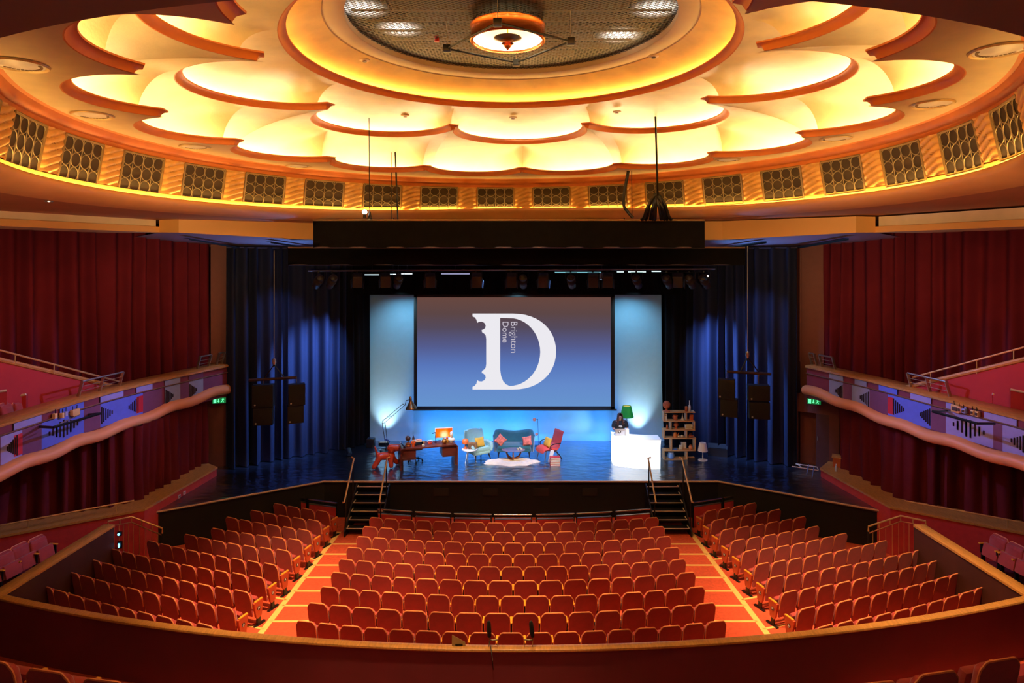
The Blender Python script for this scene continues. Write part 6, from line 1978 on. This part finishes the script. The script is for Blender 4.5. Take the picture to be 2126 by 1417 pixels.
for sx in (-1, 1):
    hp = addv((sx * .10, 0, .80), 0, .10); kn = addv((sx * .11, -.01, .46), hp, .07); an = addv((sx * .11, .01, .09), kn, .045); addv((sx * .12, -.12, .04), an, .04)
    sh_ = addv((sx * .19, 0, 1.335), 3, .065); el_ = addv((sx * .255, -.05, 1.10), sh_, .047); wr = addv((sx * .20, -.30, 1.11), el_, .03); pm = addv((sx * .18, -.37, 1.105), wr, (.038, .02))
    for k in range(4):
        b0 = addv((sx * .18 + sx * (.03 - .02 * k), -.42, 1.105), pm, .011); addv((sx * .18 + sx * (.033 - .022 * k), -.455 - .008 * (k in (1, 2)), 1.092), b0, .009)
    th_ = addv((sx * .145, -.385, 1.10), pm, .011); addv((sx * .125, -.41, 1.095), th_, .009)
skinned('body', V, E_, Rr, SKIN, t)
# face details
g = MB(); g.ball((0, -.135, 1.555), (.013, .02, .02), 10, 6); g.build('nose', SKIN, t)
g = MB()
for sx in (-1, 1): g.ball((sx * .028, -.125, 1.578), (.012, .008, .008), 10, 6)
g.build('eyes', M('eye_dark', S(40, 28, 24), .3), t)
MB().ball((0, -.125, 1.515), (.026, .01, .007), 10, 6).build('mouth', M('lips', S(176, 96, 90), .5), t)
g = MB(); rows = []
for i in range(12):
    u = i / 11; row = []
    for j in range(20):
        a = RD(-62) + RD(304) * j / 19      # open at the face (towards -y)
        a0 = a
        if u < .35:
            k = sin(u / .35 * pi / 2); r = (.105 * k, .125 * k); z = 1.60 + .085 * cos(u / .35 * pi / 2)
        else:
            v = (u - .35) / .65; r = (.105 + .045 * v, .125 + .015 * v); z = 1.60 - .33 * v
        row.append(Vector((r[0] * cos(a0), -.03 + r[1] * sin(a0) , z + .01 * sin(j * 2.1) * u)))
    rows.append(row)
g.grid(rows); g.build('hair', M('brown_hair', S(92, 54, 38), .6, var=.2, scale=30, stretch=(8, 8, 1)), t, ang=80)
g = MB(); rows = []
for z, rx, ry, dy in ((.98, .185, .14, 0), (1.08, .178, .135, 0), (1.18, .19, .14, -.01), (1.28, .20, .135, 0), (1.345, .185, .115, 0), (1.385, .12, .09, 0), (1.40, .075, .072, -.005)):
    rows.append([Vector((rx * cos(2 * pi * j / 20), dy + ry * sin(2 * pi * j / 20), z)) for j in range(20)])
g.grid(rows, cu=True)
for sx in (-1, 1):
    g.tube([(sx * .14, 0, 1.335), (sx * .20, -.005, 1.31), (sx * .235, -.03, 1.22), (sx * .25, -.045, 1.15)], [.085, .088, .078, .072], 12, cap=False)
ts = g.build('t_shirt', M('black_tshirt', S(26, 26, 32), .85), t, ang=70)
g = MB()
for k, (z, w) in enumerate(((1.23, .10), (1.205, .13), (1.18, .08))):
    g.box((-.01 + .01 * k, -.150, z), (w, .006, .016), 0)
g.build('shirt_print', M('shirt_print', S(226, 226, 222), .7), ts, smooth=False)
g = MB(); rows = []
for z, rx, ry in ((.98, .18, .135), (.84, .19, .135), (.76, .185, .12)):
    rows.append([Vector((rx * cos(2 * pi * j / 20), ry * sin(2 * pi * j / 20), z)) for j in range(20)])
g.grid(rows, cu=True)
for sx in (-1, 1): g.tube([(sx * .10, 0, .82), (sx * .11, -.01, .46), (sx * .11, .01, .06)], [.115, .085, .065], 12)
g.build('trousers', M('dark_trousers', S(34, 36, 46), .8), t, ang=60)
# ---- green floor lamp
t = thing('floor_lamp', 'tall floor lamp with pleated green shade behind the bar', 'floor lamp', at0(1301.5, 24.4))
MB().lathe([(.16, 0), (.16, .02), (.03, .035), (0, .035)], 26).build('base', BLACKM, t)
MB().tube([(0, 0, .02), (0, 0, 1.55)], .013, 8).build('pole', M('green_pole', S(20, 90, 80), .4), t)
g = MB(); n = 60; rows = []
for z, r in ((1.385, .25), (1.6, .205), (1.81, .155)):
    rows.append([Vector(((r + .008 * (j % 2)) * cos(2 * pi * j / n), (r + .008 * (j % 2)) * sin(2 * pi * j / n), z)) for j in range(n)])
g.grid(rows, cu=True)
g.build('shade', M('green_pleats', S(24, 150, 50), .7, emit=(.02, .4, .06), es=.12), t, smooth=False)
MB().lathe([(.0, 1.78), (.14, 1.78), (.14, 1.795), (0, 1.795)], 24).build('shade_liner', M('shade_yellow', S(230, 190, 60), .6, emit=(1, .7, .1), es=.3), t)

# ---- zigzag bookcase
SCL = 6.747
BY = 23.75
def bk(x, y, dy=0): return at(1240 + x / SCL, 800 + y / SCL, BY + dy)
o0 = bk(1138, 1000); base = Vector((o0.x, BY, 0)); dz = -o0.z
t = thing('bookcase', 'staggered zigzag wooden bookcase at the right of the stage', 'bookcase', base)
def bx_(x, y): q = bk(x, y); return (q.x - base.x, q.z + dz)
PINE = M('light_oak_shelf', S(200, 150, 92), .5, var=.15, scale=4, stretch=(1, 1, 6))
sh_rows = [(918, 1355, 343), (918, 1350, 468), (918, 1355, 590), (918, 1368, 706), (918, 1360, 876), (918, 1245, 997)]
for x0, x1, y in sh_rows:
    a, b = bx_(x0, y), bx_(x1, y)
    MB().box(((a[0] + b[0]) / 2, .0, a[1]), (b[0] - a[0], .32, .034), .004).build('shelf', PINE, t)
for x, y0, y1 in ((925, 343, 468), (1237, 343, 468), (1022, 468, 590), (1348, 468, 590), (925, 590, 706), (1240, 590, 706), (1030, 706, 876), (1357, 706, 876), (925, 876, 997), (1245, 876, 997)):
    a, b = bx_(x, y0), bx_(x, y1)
    MB().box((a[0], 0, (a[1] + b[1]) / 2), (.034, .32, a[1] - b[1]), .004).build('upright', PINE, t)
a, b = bx_(1245, 1012), bx_(1368, 1012)
MB().box(((a[0] + b[0]) / 2, .1, .02), (b[0] - a[0], .12, .03), .004).build('foot_rail', PINE, t)
def onshelf(x, y, nm, lab, cat, grp='ornaments on the zigzag bookcase'):
    q = bx_(x, y); return thing(nm, lab, cat, (base.x + q[0], BY - .03, q[1] + .017), group=grp)
m_ = 1 / SCL / F * BY          # metres per crop pixel
t = onshelf(968, 343, 'wicker_fan', 'round terracotta openwork ball on a stand on top of the bookcase', 'ornament')
MB().lathe([(.13, 0), (.13, .02), (.05, .05), (.03, .09), (0, .09)], 18).build('stand', TERRA, t)
MB().ball((0, 0, .24), (.145, .1, .15), 18, 12).build('ball', M('openwork_terracotta', S(176, 92, 52), .7, var=.5, scale=30, bump=.8, bscale=60), t)
t = onshelf(1243, 343, 'canister', 'terracotta canister with lid on the top shelf', 'canister')
MB().lathe([(.045, 0), (.05, .01), (.05, .15), (.045, .16), (0, .16)], 18).build('body', TERRA, t); MB().lathe([(.05, .16), (.05, .175), (.015, .18), (.015, .195), (0, .195)], 18).build('lid', TERRA, t)
t = onshelf(1290, 343, 'bottle_vase', 'slender white bottle vase at the right of the top shelf', 'vase')
MB().lathe([(.04, 0), (.045, .02), (.045, .15), (.038, .2), (.02, .26), (.017, .38), (.02, .40), (.012, .40), (0, .39)], 18).build('body', IVORY, t)
t = onshelf(948, 468, 'white_carton', 'tall white carton at the left of the second shelf', 'box')
MB().box((0, 0, .125), (.10, .16, .25), .004).build('carton', WHITEP, t); MB().box((0, -.081, .2), (.07, .003, .04), 0).build('print', M('carton_grey', S(160, 160, 160), .6), t)
t = onshelf(1092, 468, 'clay_pot', 'wide mouthed terracotta pot on the second shelf', 'pot')
MB().lathe([(.05, 0), (.08, .05), (.075, .11), (.095, .18), (.08, .18), (.06, .12), (0, .1)], 20).build('body', TERRA, t); g = MB(); g.tube([(-.085, 0, .15), (-.11, 0, .12), (-.08, 0, .07)], .01, 6); g.build('handle', TERRA, t)
t = onshelf(1190, 468, 'spire_ornament', 'white tapering spire ornament on the second shelf', 'ornament')
g = MB(); g.lathe([(.06, 0), (.045, .05), (.022, .12), (.010, .2), (.0, .30)], 8); g.box((0, 0, .06), (.07, .07, .012), .002); g.box((0, 0, .13), (.04, .04, .01), .002); g.build('spire', IVORY, t); MB().box((0, 0, .008), (.13, .1, .016), .003).build('foot', IVORY, t)
t = onshelf(1315, 468, 'orange_book', 'orange book leaning at the right of the second shelf', 'book')
MB().box((0, 0, .11), (.14, .03, .21), .004, rot=(-.1, .12, 0)).build('cover', M('orange_cover', S(206, 98, 44), .5), t); MB().box((.004, .003, .11), (.136, .022, .2), 0, rot=(-.1, .12, 0)).build('pages', IVORY, t)
t = onshelf(975, 590, 'orange_bottle', 'small orange bottle at the left of the third shelf', 'bottle')
MB().lathe([(.03, 0), (.033, .08), (.025, .13), (.012, .16), (.012, .19), (0, .19)], 16).build('body', TERRA, t); MB().lathe([(.014, .19), (.014, .205), (0, .205)], 12).build('cap', BLACKP, t)
t = onshelf(1100, 590, 'carved_head', 'carved terracotta head on the third shelf', 'sculpture')
g = MB(); g.lathe([(.06, 0), (.055, .03), (.04, .05), (.045, .07)], 18); g.ball((0, 0, .15), (.075, .07, .095), 18, 12); g.ball((0, -.075, .14), (.015, .02, .025), 8, 6)
for sx in (-1, 1): g.ball((sx * .078, 0, .14), (.012, .02, .03), 8, 6)
g.build('head', TERRA, t); MB().ball((0, .01, .20), (.078, .07, .055), 16, 8).build('hair', M('carved_hair', S(150, 76, 44), .7, bump=.6, bscale=70), t)
t = onshelf(1278, 590, 'white_radio', 'cream retro radio at the right of the third shelf', 'radio')
MB().box((0, 0, .085), (.28, .12, .165), .02).build('case', M('radio_cream', S(224, 216, 196), .45), t); MB().box((-.03, -.061, .09), (.18, .004, .11), .001).build('speaker_cloth', M('radio_sand', S(196, 184, 150), .8, var=.2, scale=60), t); MB().lathe([(.02, 0), (.02, .015), (0, .017)], 12, (.10, -.061, .06), Matrix.Rotation(pi / 2, 3, 'X')).build('dial', BRASS, t)
t = onshelf(1088, 706, 'coffee_pot', 'orange coffee pot with long spout on the fourth shelf', 'coffee pot')
MB().lathe([(.07, 0), (.08, .03), (.07, .1), (.05, .15), (.055, .17), (.0, .2)], 20).build('body', M('pot_orange', S(222, 132, 60), .4), t)
g = MB(); g.tube([(.07, 0, .06), (.11, 0, .11), (.14, 0, .17)], [.018, .014, .01], 8); g.build('spout', M('pot_orange', S(222, 132, 60), .4), t)
g = MB(); g.tube([(-.06, 0, .14), (-.11, 0, .12), (-.1, 0, .05), (-.07, 0, .04)], .009, 6); g.build('handle', BLACKP, t); MB().ball((0, 0, .205), .016, 10, 6).build('lid_knob', BLACKP, t)
for i, (x, r) in enumerate(((1140, .035), (1185, .045))):
    t = onshelf(x, 706, 'white_egg', '%s white round ornament beside the orange coffee pot' % ('smaller' if i == 0 else 'larger'), 'ornament')
    MB().ball((0, 0, r * .95), (r * 1.15, r, r), 16, 10).build('shell', IVORY, t); MB().lathe([(r * .5, 0), (r * .5, .008), (0, .01)], 14).build('foot', IVORY, t)
t = onshelf(1305, 706, 'clay_kettle', 'low terracotta kettle at the right of the fourth shelf', 'kettle')
MB().lathe([(.06, 0), (.085, .03), (.08, .06), (.05, .08), (0, .085)], 20).build('body', TERRA, t); g = MB(); g.tube([(-.06, 0, .07), (-.04, 0, .12), (.04, 0, .12), (.06, 0, .07)], .008, 6); g.build('handle', TERRA, t); g = MB(); g.tube([(.07, 0, .04), (.12, 0, .07)], [.015, .01], 6); g.build('spout', TERRA, t)
for i, (x, w, h) in enumerate(((1165, .13, .16), (1215, .20, .25))):
    t = onshelf(x, 876, 'photo_frame', '%s white picture frame on the fifth shelf' % ('small front' if i == 0 else 'large rear'), 'picture frame')
    if i == 1: t.location.y += .08
    MB().box((0, 0, h / 2), (w, .02, h), .004, rot=(-.08, 0, 0)).build('frame', WHITEP, t); MB().box((0, -.011, h / 2), (w * .75, .004, h * .78), 0, rot=(-.08, 0, 0)).build('picture', IVORY, t)
t = onshelf(1305, 876, 'round_vase', 'round pale terracotta vase at the right of the fifth shelf', 'vase')
MB().lathe([(.04, 0), (.07, .04), (.072, .09), (.05, .14), (.035, .15), (.0, .145)], 20).build('body', M('warm_terracotta', S(226, 140, 96), .4), t); MB().lathe([(.036, .15), (.04, .165), (.03, .165), (0, .155)], 16).build('rim', TERRA, t)
t = onshelf(1075, 876, 'blue_magazine', 'flat bluish magazine on the fifth shelf', 'magazine')
MB().box((0, 0, .012), (.2, .22, .024), .003).build('cover', M('blue_print', S(60, 90, 150), .4), t); MB().box((0, 0, .028), (.18, .2, .008), .001).build('top_sheet', M('blue_sheet', S(90, 120, 180), .5), t)
t = onshelf(1030, 997, 'glass_jar', 'pale blue glass jar in the lowest compartment', 'jar')
MB().lathe([(.09, 0), (.12, .02), (.13, .12), (.1, .2), (.0, .2)], 20).build('glass', M('blue_glass', S(110, 160, 220), .1, spec=.8), t); MB().lathe([(.1, .2), (.1, .225), (0, .23)], 20).build('lid', M('jar_lid', S(160, 190, 230), .3), t)
# ---- small white lamp on the floor
t = thing('white_lamp', 'small white lamp standing on the stage floor right of the bookcase', 'lamp', at0(1459, 23.55))
MB().lathe([(.17, 0), (.17, .02), (.03, .03), (0, .03)], 26).build('base', WHITEP, t); MB().tube([(0, 0, .02), (0, 0, .42)], .018, 8).build('stem', WHITEP, t)
MB().lathe([(.18, .34), (.12, .64), (.115, .645), (0, .645)], 28).build('shade', M('white_shade', S(236, 226, 214), .7), t)
# ---- wedge monitor, floor light, flight case, folded barrier
t = thing('stage_monitor', 'dark wedge shaped stage monitor behind the small white lamp', 'speaker', at0(1490, 24.2), rz=-.3)
MB().prism([(-.25, 0), (.25, 0), (.25, .18), (.0, .42), (-.25, .30)], -.35, .35, plane='yz').build('cabinet', M('speaker_black', S(17, 15, 14), .6), t, smooth=False)
MB().box((0, -.13, .37), (.6, .26, .012), .003, rot=(.45, 0, 0)).build('grille', M('speaker_grille', S(20, 16, 14), .8), t)
t = thing('floor_spotlight', 'small blue glowing floor spotlight near the left handrail', 'stage light', at0(724, 23.9), rz=.5)
MB().box((0, 0, .02), (.22, .2, .04), .008).build('base', BLACKM, t)
MB().lathe([(.08, -.14), (.1, -.1), (.105, .12), (0, .12)], 18, (0, 0, .2), Matrix.Rotation(-1.1, 3, 'X')).build('body', BLACKM, t)
MB().lathe([(.07, .125), (0, .135)], 18, (0, 0, .2), Matrix.Rotation(-1.1, 3, 'X')).build('lens', EM('floor_spot_blue', (.12, .35, 1.0), 1.2), t)
t = thing('uplighter', 'squat black uplighter at the foot of the left backdrop edge', 'uplight', at0(770, 25.2))
MB().box((0, 0, .17), (.3, .3, .34), .02).build('body', BLACKM, t); MB().box((0, 0, .345), (.24, .24, .012), .003).build('lens', M('uplight_lens', S(60, 66, 84), .2), t)
for px, nm in ((797, 'left, behind the giant lamp'), (1331, 'right, behind the green lamp')):
    t = thing('batten_uplight', 'low uplight at the foot of the white backdrop, %s' % nm, 'uplight', at0(px, 25.5))
    MB().box((0, 0, .05), (.4, .16, .1), .015).build('housing', BLACKM, t); MB().box((0, 0, .103), (.34, .1, .008), .002).build('lens', EM('uplight_white', (.9, .97, 1), .5), t)
# folded metal stand on the stage at the right
c = at0(1682, 23.0)
t = thing('folded_stand', 'folded pale metal stand lying on the right wing of the stage', 'stand', (c.x, c.y, 0))
L = t.location
def fw(px, py, z): return G(px, py, z) - L
g = MB(); g.tube([fw(1644, 967.5, .12), fw(1698, 976, .12)], .018, 8); g.tube([fw(1652, 962.5, .12), fw(1696, 969, .12), fw(1699, 975, .12)], .018, 8); g.build('frame', EDGE, t)
for p0, p1 in (((1679, 964), (1675, 984)), ((1690, 968), (1686, 991))):
    MB().tube([fw(*p0, .25), fw(*p1, .012)], .016, 8).build('leg', M('blue_steel', S(120, 160, 220), .35, metal=.5), t)
MB().tube([fw(1655, 963, .12), fw(1664, 969, .12)], .014, 6).build('cross_bar', EDGE, t)
# box on the right ledge and bottle
q = G(1722, 965, .32)
t = thing('wooden_lectern', 'small brown wooden box end on the right oak ledge', 'box', (q.x + .35, q.y - .1, .31), rz=-.5)
MB().box((0, 0, .16), (.5, .4, .32), .01).build('carcass', M('ledge_box_wood', S(170, 84, 40), .5, var=.15), t); MB().box((0, 0, .33), (.56, .46, .03), .006).build('lid', OAK, t)
q = G(1736, 978, .31)
t = thing('water_bottle', 'clear water bottle standing on the right oak ledge', 'bottle', (q.x, q.y, .31))
MB().lathe([(.035, 0), (.04, .02), (.04, .16), (.015, .2), (.015, .23), (0, .23)], 14).build('body', M('clear_bottle', S(190, 190, 200), .1, spec=.8), t); MB().lathe([(.018, .23), (.018, .25), (0, .25)], 12).build('cap', WHITEP, t)
# socket plates on the left ledge front and small light on the right curtain
for i, px in enumerate((381, 388)):
    q = at(px, 1016 - 3 * i, 19.9 + .2 * i)
    t = thing('wall_socket', 'pale socket plate on the red left ledge front, %s one' % ('left' if i == 0 else 'right'), 'socket', (-10.42, q.y + .1, .13), rz=pi / 2, group='sockets on the left ledge')
    t.location.y = 19.6 + .3 * i
    MB().box((0, 0, 0), (.12, .03, .10), .006).build('plate', M('socket_plate', S(186, 170, 190), .5), t); MB().box((0, -.016, 0), (.06, .008, .04), .002).build('outlet', BLACKP, t)
# ================================================================== LIGHT AND CAMERA
W = bpy.data.worlds.new('hall_ambient'); SC.world = W; W.use_nodes = True  # low warm ambient added to fill surfaces facing the camera
W.node_tree.nodes['Background'].inputs[0].default_value = (.9, .52, .40, 1)
W.node_tree.nodes['Background'].inputs[1].default_value = .055
WARM = (1, .62, .32)
# stalls downlights in the outer ceiling tier
for x, y, e in ((-5.2, 15.2, 9000), (5.2, 15.2, 5200), (0, 15.5, 5200), (-1.5, 12.8, 2400), (8.5, 14.6, 5200)):
    spot('stalls_downlight', (x * .8, y - 2.5, CZ + 2.6), (x, y, -1), e, WARM, 42, .7, .15)
# blue stage wash at the lighting bar; cyclorama, soffit and balcony spots have no fixture
BLUE = (.10, .32, 1.0)
for x in (-3.6, -1.2, 1.2, 3.6):
    spot('blue_wash', (x, LBY + .05, CZ - .75), (x * .9, 24.0, 0), 1300, BLUE, 62, .8, .1)
for x in (-4.6, 0, 4.6):
    spot('cyc_top', (x, 24.6, CZ - 1.3), (x, 26.3, 3.4), 210, (.36, .74, .98), 110, 1.0, .1)
for x, tx in ((-3.3, -3.0), (-1.3, -1.2), (-.1, .6), (3.9, 2.6)):
    spot('cyc_low', (x, 24.7, .14), (tx, 26.1, .8), 190, (.03, .36, 1.0), 110, 1.0, .05)  # unseen floor spots added behind the furniture to turn the low cloth blue
spot('cyc_hot', (3.7, 24.6, .3), (2.35, 26.1, .9), 110, (.55, .85, 1.0), 46, 1.0, .05)
for px in (797, 1331):
    p = at0(px, 25.5)
    spot('uplight_beam', (p.x, 25.5, .15), (p.x, 26.2, 1.4), 215, (.95, .98, 1.0), 68, 1.0, .04)
for s in (-1, 1):
    spot('drape_blue', (s * 5.0, 22.6, CZ - .35), (s * 7.95, 24.1, 3.1), 9500, (.16, .34, 1.0), 44, 1.0, .06)
    spot('drape_blue_soft', (s * 7.6, 22.3, CZ - .1), (s * 9.3, 23.2, 3.0), 420, (.16, .34, 1.0), 80, 1, .06)
    spot('soffit_blue', (s * 7.4, 23.6, CZ - 2.2), (s * 8.6, 21.6, CZ + .6), 520, (.15, .4, 1.0), 70, 1, .06)
    spot('balcony_blue', (s * 3.0, 20.5, CZ - .2), (s * 11.7, 17.0, 3.0), 2300, (.30, .36, 1.0), 42, .9, .1)
    spot('curtain_red', (s * 9.8, 11.5, 7.8), (s * 12.6, 19.4, 4.6), 520, (1, .4, .28), 52, 1, .2)
for s in (-1, 1):
    spot('house_fill', (s * 2.2, 4.0, CZ - .6), (s * 8.6, 20.0, CZ + .95), 3400, (1, .66, .32), 34, 1, .25)  # unseen warm fill added near the camera to brighten the fascia
    spot('soffit_fill', (s * 4.0, 6.0, CZ - 1.0), (s * 11.2, 16.0, CZ + 1.3), 1800, (1, .62, .34), 44, 1, .25)  # unseen warm fill added for the brown soffit
point('circle_fill', (0, 2.0, CZ + 1.2), 170, (1, .6, .45), .5)  # unseen point lamp added to lift the parapet and seat backs
# warm front light on the set
for x, tx in ((-5, -2.4), (4.2, .2), (5.5, 3.2)):
    spot('front_warm', (x, 17.4, CZ + .6), (tx, 23.1, .3), 4200, (1, .84, .66), 20, .9, .1)

spot('chandelier_glow', (DX, DY, CZ + 4.3), (DX, DY + 1.0, 0), 1300, (1, .66, .34), 165, 1.0, .5)
cam = bpy.data.cameras.new('camera')
cam.sensor_width = 36; cam.sensor_fit = 'HORIZONTAL'
cam.lens = F / 2126 * 36
cam.shift_x = (1063 - PX0) / 2126
cam.shift_y = (PYH - 708.5) / 2126
cam.clip_end = 200; cam.clip_start = .1
co = bpy.data.objects.new('camera', cam); COL.objects.link(co)
co.location = (0, 0, CZ); co.rotation_euler = (pi / 2, 0, 0)
SC.camera = co
SC.view_settings.view_transform = 'Standard'; SC.view_settings.look = 'None'; SC.view_settings.exposure = 0; SC.view_settings.gamma = 1
SC.view_settings.use_curve_mapping = False
SC.cycles.use_denoising = True
SC.cycles.adaptive_threshold = .025
SC.cycles.max_bounces = 7; SC.cycles.diffuse_bounces = 4; SC.cycles.transparent_max_bounces = 8
SC.cycles.sample_clamp_indirect = 6.0
